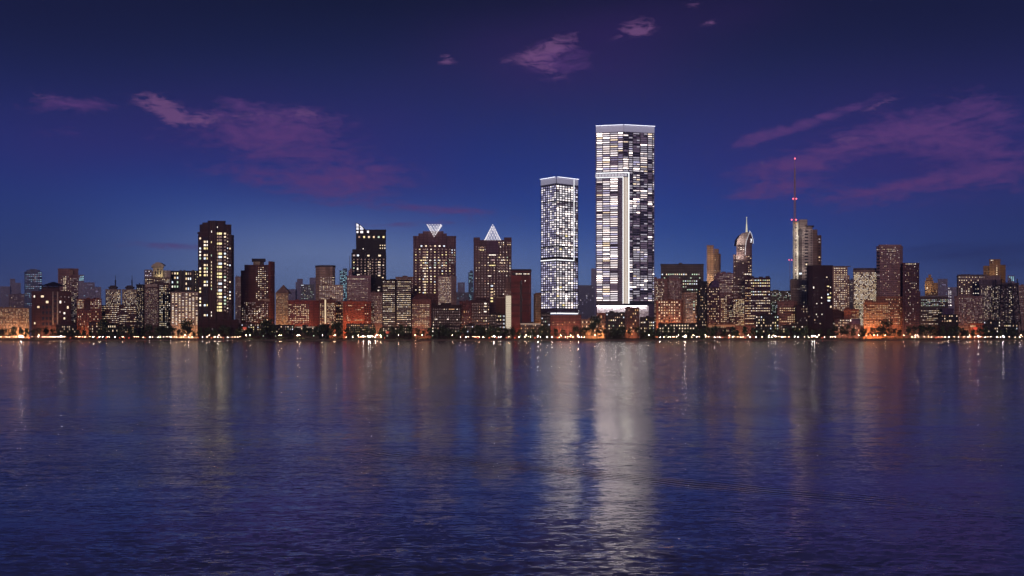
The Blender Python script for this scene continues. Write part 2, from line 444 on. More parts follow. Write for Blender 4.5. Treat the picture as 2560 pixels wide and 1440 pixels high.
def wslope(scx, scy, rot, detail, rough, dist, off):
    mp = wn('ShaderNodeMapping', vector_type='POINT'); WL.new(wtc.outputs['Object'], mp.inputs['Vector'])
    mp.inputs['Rotation'].default_value = (0, 0, math.radians(rot)); mp.inputs['Scale'].default_value = (scx, scy, 1); mp.inputs['Location'].default_value = (off, off, 0)
    n = wn('ShaderNodeTexNoise'); n.inputs['Scale'].default_value = 1; n.inputs['Detail'].default_value = detail; n.inputs['Roughness'].default_value = rough; n.inputs['Distortion'].default_value = dist
    WL.new(mp.outputs[0], n.inputs['Vector'])
    s = wn('ShaderNodeSeparateColor'); WL.new(n.outputs['Color'], s.inputs[0])
    return [wmath('SUBTRACT', s.outputs[k], .5) for k in (0, 1)]
sA = wslope(.028, .085, 16, 4, .8, .4, 1.0)      # long low swell, 10 to 40 m
sB = wslope(.34, 1.0, 20, 4, .82, .5, 5.0)       # wind waves, 1 to 4 m
sC = wslope(2.2, 5.8, 14, 4, .72, .5, 9.0)        # ripples near the eye
wk = wn('ShaderNodeMapping', vector_type='TEXTURE'); WL.new(wtc.outputs['Object'], wk.inputs['Vector'])   # the fading wake of a boat
wk.inputs['Location'].default_value = (3, 61, 0); wk.inputs['Rotation'].default_value = (0, 0, math.atan2(-20, 28))
wks = wn('ShaderNodeSeparateXYZ'); WL.new(wk.outputs[0], wks.inputs[0])
wv = wmath('SUBTRACT', wmath('ADD', wks.outputs['Y'], wmath('MULTIPLY', wnoise(.08, .08, 0, 2, .5, 0, 4.0), 5.0)), 2.5)
wmask = wmath('MULTIPLY', wmath('POWER', 2.718, wmath('MULTIPLY', wmath('POWER', wmath('ABSOLUTE', wmath('DIVIDE', wv, 1.7), 0.0), 2.0), -1.0)), wmath('POWER', 2.718, wmath('MULTIPLY', wmath('POWER', wmath('ABSOLUTE', wmath('DIVIDE', wks.outputs['X'], 22.0), 0.0), 2.0), -1.0)))
wake = wmath('MULTIPLY', wmath('SINE', wmath('MULTIPLY', wv, 9.0), 0.0), wmask)
gust = wnoise(.012, .03, 20, 3, .55, .6, 11.0)          # cat's-paws: patches of rougher and smoother water
gr = wn('ShaderNodeMapRange'); gr.inputs[1].default_value = .35; gr.inputs[2].default_value = .68; gr.inputs[3].default_value = .45; gr.inputs[4].default_value = 1.3
WL.new(gust, gr.inputs[0])
def wsum(k, a, b_, c):
    return wmath('ADD', wmath('ADD', wmath('MULTIPLY', sA[k], a), wmath('MULTIPLY', sB[k], b_)), wmath('MULTIPLY', sC[k], c))
sy = wmath('ADD', wmath('MULTIPLY', wsum(1, .12, .32, .5), gr.outputs[0]), wmath('MULTIPLY', wake, .09))
sxx = wmath('MULTIPLY', wsum(0, .16, .38, .42), gr.outputs[0])
cmb = wn('ShaderNodeCombineXYZ'); WL.new(sxx, cmb.inputs[0]); WL.new(sy, cmb.inputs[1]); cmb.inputs[2].default_value = 1.0
nv = wn('ShaderNodeVectorMath', operation='NORMALIZE'); WL.new(cmb.outputs[0], nv.inputs[0]); WL.new(nv.outputs[0], wb.inputs['Normal'])
sheet('water', -6800, 6800, -500, WY + .5, 0.0, wm)
sheet('ground', -6800, 6800, WY + .4, 9400, GZ, plain('earth', (.05, .05, .035), .95, 0, .3, .1))
mb = MB(); mb.box((0, WY + .2, (GZ + .15 - 1) / 2), (13600, .8, GZ + .15 + 1))
for k in range(-240, 241): mb.box((k * 5.0, WY - .3, .55), (.9, .22, 1.1))
tag(link('quay_wall', mb.mesh('quay_wall', [plain('quay_stone', (.20, .15, .12), .9, 0, .35, .6)])), kind='structure')
sheet('promenade', -1200, 1200, WY + .62, WY + 9, GZ + .006, plain('paving', (.22, .2, .18), .8, 0, .2, .5))
sheet('road', -1200, 1200, WY + 9.3, WY + 17, GZ + .010, plain('asphalt', (.05, .05, .05), .7, 0, .2, .5))
HAZE = 1.35e-4
mb = MB(); mb.box((0, 4500, 132), (14000, 10200, 280))
hz, HN, HL = new_mat('haze_air')
HN.remove(HN['Principled BSDF']); pv = HN.new('ShaderNodeVolumePrincipled')
pv.inputs['Color'].default_value = (.86, .88, .95, 1); pv.inputs['Density'].default_value = HAZE; pv.inputs['Anisotropy'].default_value = .65
HL.new(pv.outputs[0], HN['Material Output'].inputs['Volume'])
tag(link('haze', mb.mesh('haze', [hz])), 'thin evening haze hanging over the river and city', 'haze', kind='stuff')
# ------------------------------------------------------------------ the buildings, from the left end of the bank to the right
B = Building
MAROON, BRICK, UMBER, MAUVE, TAUPE = (.13, .055, .05), (.24, .085, .06), (.10, .06, .055), (.27, .18, .19), (.36, .27, .23)
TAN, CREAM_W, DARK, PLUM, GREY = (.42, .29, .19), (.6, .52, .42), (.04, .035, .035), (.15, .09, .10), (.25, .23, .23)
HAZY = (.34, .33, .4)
metal_dark = plain('dark_metal', (.03, .028, .03), .5, .6)
stone_pale = plain('pale_stone', (.55, .48, .38), .8, 0, .15)
conc = plain('roof_concrete', (.2, .17, .16), .85)
led = emit('led_white', (.97, .99, 1), 1.7, True)
led_soft = emit('led_soft', (.95, .97, 1), 1.2)

def cluster(b, lst):
    """lower and higher shoulders of the same building"""
    for x0, x1, top, d in lst: b.mass('wing', [(x0, d), (x1, d)], top, None, t=10)

# --- far hazy towers
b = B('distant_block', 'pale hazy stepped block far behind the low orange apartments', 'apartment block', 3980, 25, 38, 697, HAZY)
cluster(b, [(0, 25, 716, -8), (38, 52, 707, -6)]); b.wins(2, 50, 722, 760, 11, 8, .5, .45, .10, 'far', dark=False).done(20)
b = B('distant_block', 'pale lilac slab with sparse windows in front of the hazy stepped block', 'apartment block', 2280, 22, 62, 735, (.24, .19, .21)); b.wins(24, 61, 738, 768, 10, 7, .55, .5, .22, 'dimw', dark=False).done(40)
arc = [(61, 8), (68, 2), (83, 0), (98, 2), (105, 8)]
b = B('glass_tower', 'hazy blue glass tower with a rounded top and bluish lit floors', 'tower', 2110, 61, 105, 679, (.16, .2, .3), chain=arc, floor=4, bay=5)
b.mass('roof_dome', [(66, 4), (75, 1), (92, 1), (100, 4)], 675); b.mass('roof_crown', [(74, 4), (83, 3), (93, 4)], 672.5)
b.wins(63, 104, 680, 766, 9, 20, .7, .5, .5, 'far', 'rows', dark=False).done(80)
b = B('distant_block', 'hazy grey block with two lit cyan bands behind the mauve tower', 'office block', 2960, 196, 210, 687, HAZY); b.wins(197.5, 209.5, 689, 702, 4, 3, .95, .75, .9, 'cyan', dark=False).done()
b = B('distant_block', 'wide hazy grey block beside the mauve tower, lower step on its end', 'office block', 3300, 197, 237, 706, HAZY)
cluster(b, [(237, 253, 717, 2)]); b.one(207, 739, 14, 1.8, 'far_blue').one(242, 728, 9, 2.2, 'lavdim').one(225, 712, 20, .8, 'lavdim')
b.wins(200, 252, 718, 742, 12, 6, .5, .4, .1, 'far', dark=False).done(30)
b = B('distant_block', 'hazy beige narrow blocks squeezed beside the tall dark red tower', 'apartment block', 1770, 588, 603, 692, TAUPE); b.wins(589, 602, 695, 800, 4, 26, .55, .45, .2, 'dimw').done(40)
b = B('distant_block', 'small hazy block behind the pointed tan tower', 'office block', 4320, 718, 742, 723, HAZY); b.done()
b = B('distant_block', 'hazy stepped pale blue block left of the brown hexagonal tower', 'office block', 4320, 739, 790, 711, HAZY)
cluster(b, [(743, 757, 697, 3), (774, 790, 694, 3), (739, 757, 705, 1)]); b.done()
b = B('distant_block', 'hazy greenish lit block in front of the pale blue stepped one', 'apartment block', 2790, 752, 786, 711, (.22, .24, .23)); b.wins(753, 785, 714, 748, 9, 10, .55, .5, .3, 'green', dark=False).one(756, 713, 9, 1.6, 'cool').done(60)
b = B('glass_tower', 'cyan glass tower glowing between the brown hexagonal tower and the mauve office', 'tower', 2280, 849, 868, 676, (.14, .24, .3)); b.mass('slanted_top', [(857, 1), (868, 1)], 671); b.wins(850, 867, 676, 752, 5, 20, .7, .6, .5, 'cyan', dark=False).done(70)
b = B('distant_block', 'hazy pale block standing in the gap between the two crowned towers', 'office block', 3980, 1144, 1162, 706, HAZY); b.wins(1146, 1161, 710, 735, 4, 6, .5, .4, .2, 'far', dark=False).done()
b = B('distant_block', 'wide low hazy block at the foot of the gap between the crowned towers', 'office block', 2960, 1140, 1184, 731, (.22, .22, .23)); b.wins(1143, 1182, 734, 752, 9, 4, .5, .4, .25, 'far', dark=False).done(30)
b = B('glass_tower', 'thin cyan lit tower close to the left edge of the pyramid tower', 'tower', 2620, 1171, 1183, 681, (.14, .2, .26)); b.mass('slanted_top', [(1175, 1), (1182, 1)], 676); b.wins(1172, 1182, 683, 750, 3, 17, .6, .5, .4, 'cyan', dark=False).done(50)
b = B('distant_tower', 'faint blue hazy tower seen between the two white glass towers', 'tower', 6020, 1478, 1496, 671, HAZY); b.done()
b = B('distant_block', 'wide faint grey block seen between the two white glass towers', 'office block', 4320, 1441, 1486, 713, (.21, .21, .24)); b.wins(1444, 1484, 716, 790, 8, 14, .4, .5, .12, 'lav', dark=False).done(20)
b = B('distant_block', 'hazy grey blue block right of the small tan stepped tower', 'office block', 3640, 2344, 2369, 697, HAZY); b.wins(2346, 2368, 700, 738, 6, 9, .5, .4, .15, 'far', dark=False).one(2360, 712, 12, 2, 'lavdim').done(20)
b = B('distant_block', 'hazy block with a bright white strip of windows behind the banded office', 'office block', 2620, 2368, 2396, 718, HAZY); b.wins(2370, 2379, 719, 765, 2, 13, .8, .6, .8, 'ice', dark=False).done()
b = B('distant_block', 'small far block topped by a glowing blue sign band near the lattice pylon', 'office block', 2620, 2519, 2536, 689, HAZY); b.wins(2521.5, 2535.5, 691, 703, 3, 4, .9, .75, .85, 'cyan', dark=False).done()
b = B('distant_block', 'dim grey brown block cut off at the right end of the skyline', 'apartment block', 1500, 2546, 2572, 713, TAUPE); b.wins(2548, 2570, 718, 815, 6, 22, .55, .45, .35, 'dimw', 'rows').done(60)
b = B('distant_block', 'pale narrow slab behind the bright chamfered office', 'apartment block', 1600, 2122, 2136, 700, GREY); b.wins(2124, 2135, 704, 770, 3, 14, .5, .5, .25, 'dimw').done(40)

# --- left end
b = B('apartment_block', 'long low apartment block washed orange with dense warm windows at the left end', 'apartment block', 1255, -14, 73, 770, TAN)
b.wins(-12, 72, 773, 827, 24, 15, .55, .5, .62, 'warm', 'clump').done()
b = B('brick_building', 'dark red brick building with an open pyramid belvedere on its roof', 'building', 1225, 79, 178, 728, MAROON, chain=[(79, 0), (147, 0), (178, 4)], bay=7)
b.mass('belvedere_floor', [(103, 3), (148, 3)], 721, 728, t=14)
for k in range(4): b.box('belvedere_post', 104 + k * 13.5, 106.4 + k * 13.5, 714, 721.2, plain('dark_brick', (.06, .03, .03)), 3, 1.2)
b.box('belvedere_back', 106, 147, 716, 721.2, plain('dark_brick', (.06, .03, .03)), 16, .4)
def pyramid(b, name, x0, x1, base, apex_x, apex_y, mat, d0=2, t=14, xt=0):
    D = b.D + d0; z0 = PZ(base, D) - b.base.z; z1 = PZ(apex_y, D) - b.base.z
    xa, xb, xc = [PX(x, D) - b.base.x for x in (x0, x1, apex_x)]; y0 = D - b.base.y; y1 = y0 + t
    mb = MB(); ap = (xc, (y0 + y1) / 2, z1); c = [(xa, y0, z0), (xb, y0, z0), (xb, y1, z0), (xa, y1, z0)]
    if xt:
        hw = xt / 2 / F * D; ym = (y0 + y1) / 2
        mb.prism([(p[0], p[1]) for p in c], z0, z1, 0, [(xc - hw, ym - .6), (xc + hw, ym - .6), (xc + hw, ym + .6), (xc - hw, ym + .6)])
    else:
        for k in range(4): mb.tri(c[k], c[(k + 1) % 4], ap)
        mb.quad(c[3], c[2], c[1], c[0])
    return link(name, mb.mesh(name, [mat]), b.root)
slate = plain('dark_slate', (.035, .03, .035), .6)
pyramid(b, 'belvedere_roof', 101.5, 149.5, 714, 126.5, 704, slate, 2, 16, 4)
b.box('lit_stair_edge', 131.2, 133.2, 729, 811, plain('pale_stone', (.55, .48, .38)), -.5, .5); b.box('lit_stair_edge', 142.6, 145.4, 729, 811, MATS['pale_stone'], -.5, .5)
b.wins(134, 142, 734, 810, 1, 6, .8, .45, .3, 'cream')
for x, y, ww, hh, m in [(86, 741, 4, 6, 'white'), (106, 741, 9, 6, 'cream'), (118, 755, 8, 7, 'cream'), (96, 767.5, 7, 6, 'warm'), (151, 755, 4.5, 8, 'white'), (169.5, 768.5, 4.5, 8, 'cream'), (161, 783, 4.5, 6, 'white'), (161, 796, 4.5, 6, 'cream'), (87, 808, 4, 6, 'cream'), (150, 780, 3, 5, 'dimw'), (161, 755, 2, 3, 'dimw'), (153, 742, 2, 2, 'dimw'), (162, 742, 2, 2, 'dimw'), (172, 743, 2, 3, 'dimw')]: b.one(x, y, ww, hh, m)
for i in range(3):
    for j in range(4): b.one(108 + i * 9, 768 + j * 14, 5.5, 8, 'pane_dark')
b.done()
b = B('apartment_tower', 'tall flat-topped mauve tower rising behind the brick building with belvedere', 'apartment tower', 1320, 145, 196, 671, (.25, .15, .14), chain=[(145, 3), (174, 0), (196, 4)])
b.box('roof_louver', 175, 183, 675, 687, plain('tan_louver', (.3, .2, .14)), -.4, .4)
b.wins(147, 173, 690, 728, 6, 11, .5, .5, .25, 'dimw', 'cols').wins(158, 166, 690, 728, 2, 10, .8, .55, .85, 'cream').wins(175, 195, 695, 806, 6, 32, .6, .5, .55, 'dimw', 'rand').done()
b = B('apartment_block', 'dark red flat-roofed block with windows on both sides of a blank centre strip', 'apartment block', 1235, 192, 254, 747, BRICK)
b.wins(194, 209, 748.5, 772, 5, 5, .7, .5, .75, 'white', 'rows').wins(226, 252, 748.5, 772, 7, 5, .6, .5, .55, 'white', 'rows').wins(194, 252, 776, 826, 12, 8, .4, .6, .3, 'warm', 'rand').done()
b.box('blank_strip', 210, 225, 748.3, 776, wall_mat(MAROON), -.5, .4)
for cx, lab in ((283, 'first of two matching pale towers with octagonal crown and mast, nearer the dark red block'), (324.5, 'second of two matching pale towers with octagonal crown and mast, beside the black slab')):
    b = B('crowned_tower', lab, 'tower', 1330, cx - 19.5, cx + 19, 723, (.3, .26, .23), chain=[(cx - 19.5, 2), (cx - 9, 0), (cx + 9, 0), (cx + 19, 2)], group='twin pale towers with masts')
    b.mass('crown', [(cx - 10, 4), (cx - 6, 2), (cx + 6, 2), (cx + 10, 4)], 719, 723.2, (.12, .1, .11), t=8); b.mass('crown_rim', [(cx - 12, 4), (cx - 7, 1), (cx + 7, 1), (cx + 12, 4)], 716.5, 719.5, (.1, .08, .09), t=10); b.mass('crown_cap', [(cx - 8, 4), (cx + 8, 4)], 713.5, 716.7, (.12, .1, .11), t=6)
    mb = MB(); mb.bar((0, 0, b.z(714)), (0, 0, b.z(699)), .8, 6); mb.bar((0, 0, b.z(699)), (0, 0, b.z(688)), .3, 6)
    link('mast', mb.mesh('mast', [metal_dark]), b.root)
    b.wins(cx - 18, cx + 18, 726, 764, 12, 12, .6, .55, .72, 'white', 'rand').done()
b = B('apartment_block', 'wide low dark red block full of small white windows below the twin masts', 'apartment block', 1245, 248, 298, 763, (.17, .07, .06), parapet=False)
b.wins(249, 297, 764, 828, 14, 13, .65, .45, .6, 'white', 'rows').done()
b = B('apartment_block', 'low maroon block with scattered lit rows next to the black slab', 'apartment block', 1240, 298, 343, 764, MAROON); b.wins(299, 341, 766, 826, 13, 12, .6, .5, .5, 'white', 'rows').done()
b = B('office_block', 'narrow black slab speckled with tiny lit windows', 'office block', 1232, 341, 361, 711, DARK, chain=[(341, 0), (358, 0), (361, 3)]); b.wins(343, 358, 716, 820, 6, 28, .5, .5, .42, 'white').done()
b = B('office_block', 'office block with pale horizontal bands and a blank beige sign panel', 'office block', 1226, 361, 397, 711, (.16, .09, .08))
b.box('sign_panel', 362.5, 393, 710.2, 717, plain('beige_panel', (.5, .42, .33)), -.9, .6)
for j in range(23): b.box('facade_band', 362, 394, 722.6 + j * 4.05, 723.6 + j * 4.05, plain('band_stone', (.5, .4, .34)), -.35, .35)
b.wins(362, 396, 719.5, 812, 14, 23, .5, .4, .35, 'dimw', 'rand').wins(363, 395, 719.5, 812, 7, 23, .22, .35, .4, 'white', 'rand', dark=False).done()
b = B('apartment_tower', 'dark tower with an ornate cream pediment lantern on top', 'apartment tower', 1290, 361, 427, 678, (.16, .10, .09))
b.mass('penthouse', [(361, -.5), (380, -.5)], 674, 692, (.42, .36, .38)); b.mass('penthouse', [(408, -.5), (427, -.5)], 676, 692, (.42, .36, .34))
b.mass('lantern', [(382, -2), (408, -2)], 668, 693, (.62, .53, .36), t=10); b.mass('lantern_cornice', [(378.5, -3), (410, -3)], 663.5, 668.2, (.66, .58, .42), t=12)
D_ = b.D - 2.5; pts = [(380.5, 663.8), (409, 663.8), (407, 660.5), (402, 658.5), (400, 656.3), (394.5, 655.2), (389, 656.3), (387, 658.5), (382, 660.5)]
mb = MB(); i0 = len(mb.v)
for yy in (D_, D_ + 9):
    for x, y in pts: mb.v.append((PX(x, D_) - b.base.x, yy - b.base.y, PZ(y, D_) - b.base.z))
n = len(pts); mb.f.append(tuple(range(n))); mb.f.append(tuple(n + k for k in reversed(range(n)))); mb.mi += [0, 0]
for k in range(n): mb.f.append((k, k + n, n + (k + 1) % n, (k + 1) % n)); mb.mi.append(0)
link('pediment', mb.mesh('pediment', [plain('cream_stone', (.66, .58, .42), .8, 0, .1)]), b.root)
b.uplight(395, 690, 2400, (1, .86, .55), 9)
b.one(389, 682, 3.5, 9, 'pane_dark').one(401, 682, 3.5, 9, 'pane_dark').one(395, 679, 3.5, 14, 'pane_dark')
b.box('balcony_rail', 363, 383, 692, 693.4, plain('pale_rail', (.5, .46, .44)), -2, .4); b.box('balcony_rail', 407, 426, 694, 695.4, MATS['pale_rail'], -2, .4)
b.wins(362.5, 379, 676, 691, 4, 3, .7, .5, .6, 'lav').wins(363, 426, 697, 710, 15, 4, .6, .55, .5, 'white', 'rows').wins(398, 426, 712, 820, 6, 24, .65, .5, .6, 'white', 'cols').done()
b = B('apartment_tower', 'dark grey tower with three dark shafts and a few big yellow windows', 'apartment tower', 1300, 424, 497, 677, (.075, .075, .075))
for x in (449, 458, 480): b.box('shaft', x, x + 5, 675, 730, plain('shaft_grey', (.1, .09, .085)), -1.2, 1.2)
b.wins(428, 447, 678, 722, 3, 4, .75, .62, .75, 'mix').wins(463, 479, 678, 728, 3, 4, .8, .6, .6, 'mix', 'rand').wins(482, 496, 676, 728, 3, 8, .4, .4, .35, 'mix').done()
b = B('office_block', 'cream office block with a regular grid of warm windows under a blank top', 'office block', 1238, 427, 497, 730, (.5, .41, .34))
b.wins(428, 496, 733, 812, 8, 19, .74, .5, .86, 'bright').done(100)

# --- the dark red residential tower
b = B('apartment_tower', 'tallest dark red residential tower with rounded shoulders and big lit rooms', 'apartment tower', 1212, 497, 585, 587, (.085, .04, .038), chain=[(495, 4), (499, 1), (523, 0), (524, 0), (541, 0), (542, 1), (580, 1), (585, 5)], bay=9, parapet=False)
b.mass('left_bay', [(496, 2), (500, 0), (523, -.6)], 580, None, (.09, .04, .038), t=12); b.mass('left_bay_top', [(499, 2), (503, .4), (523, 0)], 561, 581, (.085, .04, .036), t=12)
b.mass('top_step', [(506, 3), (523, 1.5)], 556, 562, t=10)
b.mass('centre_pier', [(519, -1), (521.5, -3.4), (539, -3.4), (541.5, -1)], 551.5, None, (.10, .05, .045), t=16)
b.mass('right_bay', [(541, -1.2), (563, -.6)], 553, None, (.08, .038, .036), t=13); b.mass('right_bay_step', [(562, .4), (571, .8), (578.5, 3)], 561, None, (.08, .038, .036), t=12)
b.mass('roof_block', [(522, 1), (564, 2)], 551.8, 560, (.1, .05, .045), t=8)
b.mass('cornice', [(493.5, 2), (499, -.8), (523, -1.2)], 579.5, 582, (.11, .06, .05), t=13)
b.mass('podium', [(494, -4), (597, -4)], 799, None, (.075, .03, .03), t=20)
for x in (525, 531, 537): b.box('pier_rib', x, x + 1.6, 556, 798, plain('rib_brown', (.13, .07, .06)), -4, .6)
rr = random.Random(4)
mixw = lambda: rr.choice(['cream', 'yellow', 'white', 'cool', 'cream', 'green'])
for j in range(24):
    y = 596 + j * 8.35
    if rr.random() < .45: b.one(500.5, y, 5, 5.5, mixw())
    else: b.one(500.5, y, 5, 5.5, 'pane_dark')
    if rr.random() < .55: b.one(512, y, 6, 6, mixw()).one(518.5, y, 4.5, 6, mixw())
    else: b.one(512, y, 6, 6, 'pane_dark').one(518.5, y, 4.5, 6, 'pane_dark')
    if rr.random() < .42: b.one(528.6, y + 1, 2, 5.5, mixw())
    if y < 790:
        t_ = rr.random()
        b.one(550.5, y - 12, 10.5, 6.2, 'yellow' if t_ < .45 else 'cream' if t_ < .62 else 'cool' if t_ < .72 else 'pane_dark').one(543.7, y - 12, 2.4, 6, 'yellow' if t_ < .4 else 'dim')
        b.one(562.5, y - 12, 6, 5, mixw() if rr.random() < .45 else 'pane_dark').one(575, y - 8, 4.4, 4.5, mixw() if rr.random() < .42 else 'pane_dark').one(569, y - 9, 3, 3.4, mixw() if rr.random() < .3 else 'pane_dark')
b.one(529, 579, 2, 6, 'white').one(543.5, 568, 1.6, 5, 'white')
b.wins(516, 533, 820, 825, 4, 1, .6, .7, .8, 'white', dark=False).wins(552, 590, 790, 797, 7, 1, .5, .6, .4, 'white', dark=False)
b.done()
b = B('apartment_tower', 'stepped dark red tower with a flat roof slab on a beige neck', 'apartment tower', 1275, 611, 687, 662, (.16, .065, .055), chain=[(611, 0), (672, 0), (687, 8)], bay=8, parapet=False)
b.mass('lower_step', [(602, 1), (612, .5)], 676, None, t=12); b.mass('side_slab', [(671, 0), (676, 1), (687, 8)], 653, None, (.24, .08, .06), t=12)
b.mass('roof_neck', [(633, 3), (650, 3)], 653, 662.2, (.5, .43, .3), t=9); b.mass('roof_slab', [(629.5, 1), (664, 1)], 646.5, 653, (.06, .05, .05), t=14); b.mass('roof_neck', [(650, 4), (660, 4)], 653, 662.2, (.1, .07, .07), t=9)
b.wins(639, 671, 666, 752, 6, 17, .62, .45, .62, 'white', 'cols').wins(604, 671, 755, 806, 13, 11, .6, .45, .5, 'dimw', 'rand').wins(615, 671, 770, 808, 9, 7, .6, .5, .5, 'white', 'rand', dark=False).done()
b.box('sign_panel', 661, 674, 747, 753, MATS['beige_panel'], -.5, .4)
b = B('pointed_tower', 'tan tower with a steep pyramid roof and orange lit lower floors', 'tower', 1270, 689, 721, 733, (.45, .32, .2), t=14)
pyramid(b, 'pyramid_roof', 688, 723.5, 733, 705.5, 711, plain('tan_roof', (.33, .22, .17)), 0, 15)
b.wins(690, 720, 736, 812, 10, 25, .5, .45, .5, 'amber').done()
b = B('apartment_block', 'red brown block with one warm window cluster and a darker blank end', 'apartment block', 1240, 720, 797, 751, (.26, .075, .06), chain=[(720, 0), (777, 0), (797, 5)], bay=6)
b.wins(721, 773, 760, 812, 13, 12, .62, .55, .6, 'warm', 'clump').done()
b = B('hexagonal_tower', 'brown faceted tower with a blank taupe top over fine lit stripes', 'tower', 1330, 789, 838, 664, (.42, .31, .24), chain=[(789, 8), (799, 0), (831, 0), (838, 6)], bay=30)
b.parapet([(788.5, 8), (799, -.5), (831.5, -.5), (838.5, 6)], 663, 2.2, (.1, .08, .08), 'roof_rim'); b.wins(800, 836, 692, 712, 6, 6, .9, .35, .75, 'dimw', 'rows').done()
b = B('office_block', 'wide beige office with continuous fine lit stripes before the faceted tower', 'office block', 1275, 797, 858, 712, (.42, .29, .22))
b.wins(798, 857, 714, 752, 13, 11, .85, .42, .8, 'dimw', 'rows').wins(836, 857, 754, 808, 5, 8, .7, .4, .6, 'amber', 'rows').done()
b = B('apartment_block', 'red brown block with a glowing vertical stair strip and warm windows', 'apartment block', 1238, 797, 839, 748, (.2, .08, .065))
b.box('stair_strip', 811.5, 815, 749, 809, emit('stair_glow', (1, .8, .5), .8), -.5, .4); b.wins(799, 810, 758, 812, 2, 12, .5, .55, .7, 'warm').wins(818, 838, 757, 814, 7, 15, .62, .55, .75, 'warm').done()
b = B('office_block', 'mauve pink office with fine horizontal lines and a slim raised end', 'office block', 1290, 868, 927, 689, (.33, .21, .22), floor=2.4, line=.3)
b.mass('raised_end', [(871, 1), (880, 1)], 676, None, t=8); b.mass('raised_end', [(874, 1.2), (879.5, 1.2)], 671, None, t=7)
b.wins(869, 920, 695, 700, 17, 1, .6, .5, .9, 'white').wins(869, 920, 703, 750, 17, 11, .6, .35, .38, 'dimw', 'rows').done()
mb = MB(); mb.bar((PX(874.5, 1292), 1292, GZ), (PX(874.5, 1292), 1292, PZ(640, 1292)), .35, 6)
tag(link('antenna_mast', mb.mesh('antenna_mast', [conc])), 'thin grey antenna mast at the left edge of the slant-crowned tower', 'mast')
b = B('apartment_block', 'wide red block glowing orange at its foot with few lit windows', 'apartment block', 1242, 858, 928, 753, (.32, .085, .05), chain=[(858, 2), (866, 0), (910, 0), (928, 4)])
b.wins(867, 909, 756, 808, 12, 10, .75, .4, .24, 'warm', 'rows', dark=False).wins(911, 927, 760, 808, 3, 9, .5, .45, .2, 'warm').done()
b = B('slant_crown_tower', 'dark tower with a slanted glowing glass crown on one corner', 'tower', 1320, 890, 965, 574, (.05, .042, .042), bay=12)
b.mass('lower_shaft', [(878.5, -1.5), (965.5, -1.5)], 632, None, (.045, .038, .038)); b.mass('shoulder', [(881, -1), (892, -1)], 623, 633, (.06, .05, .05), t=10)
def sheet_poly(b, name, pts, d, t, mat):
    D = b.D + d; mb = MB(); n = len(pts)
    for yy in (D, D + t):
        for x, y in pts: mb.v.append((PX(x, D) - b.base.x, yy - b.base.y, PZ(y, D) - b.base.z))
    mb.f.append(tuple(range(n))); mb.f.append(tuple(n + k for k in reversed(range(n))))
    for k in range(n): mb.f.append((k, k + n, n + (k + 1) % n, (k + 1) % n))
    mb.mi += [0] * (n + 2)
    return link(name, mb.mesh(name, [mat]), b.root)
sheet_poly(b, 'crown_frame', [(889.5, 575), (915, 575), (911, 572), (905, 565.5), (898, 560), (889.5, 556.5)], 0, 9, metal_dark)
glowg = emit('crown_glow', (.88, .9, 1), 1.15)
for q in ([(891, 566.5), (896.5, 566.5), (896.5, 561), (891, 558.5)], [(899.5, 567), (909, 573), (909, 572), (905, 567.5), (899.8, 563)], [(891, 574.5), (896.5, 574.5), (896.5, 568.5), (891, 568.5)], [(900, 574), (908.5, 574), (907.5, 572.5), (900, 568.6)]): sheet_poly(b, 'crown_pane', q, -.3, .25, glowg)
for x0, x1, y0, y1 in ((891, 896.5, 577, 583), (900, 908.5, 576.5, 583.5), (917, 923, 576, 583)): b.one((x0+x1)/2, (y0+y1)/2, x1-x0, y1-y0, 'ice')
b.wins(892, 965, 589, 596, 6, 1, .55, .9, .95, 'mix').wins(948, 965, 610, 624, 3, 2, .6, .5, .8, 'bright').one(908, 622, 2.5, 3, 'white')
b.wins(880, 900, 635, 642, 2, 1, .8, .8, 1, 'mix').one(921, 639, 7, 4.5, 'cream').one(949, 639, 8, 5, 'cream')
b.wins(880, 964, 645, 688, 9, 6, .5, .55, .08, 'mix').wins(918, 928, 652, 690, 2, 7, .7, .5, .6, 'white').wins(943, 953, 652, 692, 1, 6, .9, .6, .85, 'white').one(894, 672, 4, 6, 'white').one(896, 687, 8, 3, 'white').one(958, 663, 4, 2.5, 'white').one(957, 694, 5, 3, 'cream').one(946, 726, 5, 3, 'white').one(948, 718, 7, 2, 'dimw')
b.done()
b = B('apartment_block', 'grey mauve low block with dim speckled windows beside the banded black office', 'apartment block', 1262, 927, 957, 731, (.27, .17, .16)); b.wins(928, 956, 740, 808, 8, 16, .6, .45, .4, 'dimw').wins(938, 956, 785, 806, 5, 6, .6, .5, .7, 'amber').done()
b = B('office_block', 'taupe office showing behind the banded black office', 'office block', 1345, 989, 1034, 692, (.3, .2, .18), floor=2.6); b.wins(990, 1033, 696, 740, 9, 9, .6, .35, .2, 'dimw', 'rows').done()
b = B('banded_office', 'black office block with continuous lit white bands, orange at its foot', 'office block', 1236, 955.5, 1028, 699, (.05, .03, .03), line=.1)
b.box('core_strip', 987.5, 991.5, 700, 818, wall_mat((.035, .025, .025)), -.5, .4)
b.wins(957, 987, 702, 822, 9, 23, .82, .38, .6, 'bright', 'rows').wins(992, 1027, 702, 822, 11, 23, .85, .38, .7, 'bright', 'rows').done()
b = B('office_block', 'red brown hip-roofed office with rows of warm windows left of the dark low block', 'office block', 1244, 1029, 1078, 748, (.22, .10, .085))
pyramid(b, 'hip_roof', 1029, 1074, 748, 1049, 731, plain('roof_red', (.2, .09, .075)), 1, 14, 8)
b.wins(1030, 1074, 760, 824, 11, 15, .7, .42, .72, 'warm', 'rows').done()

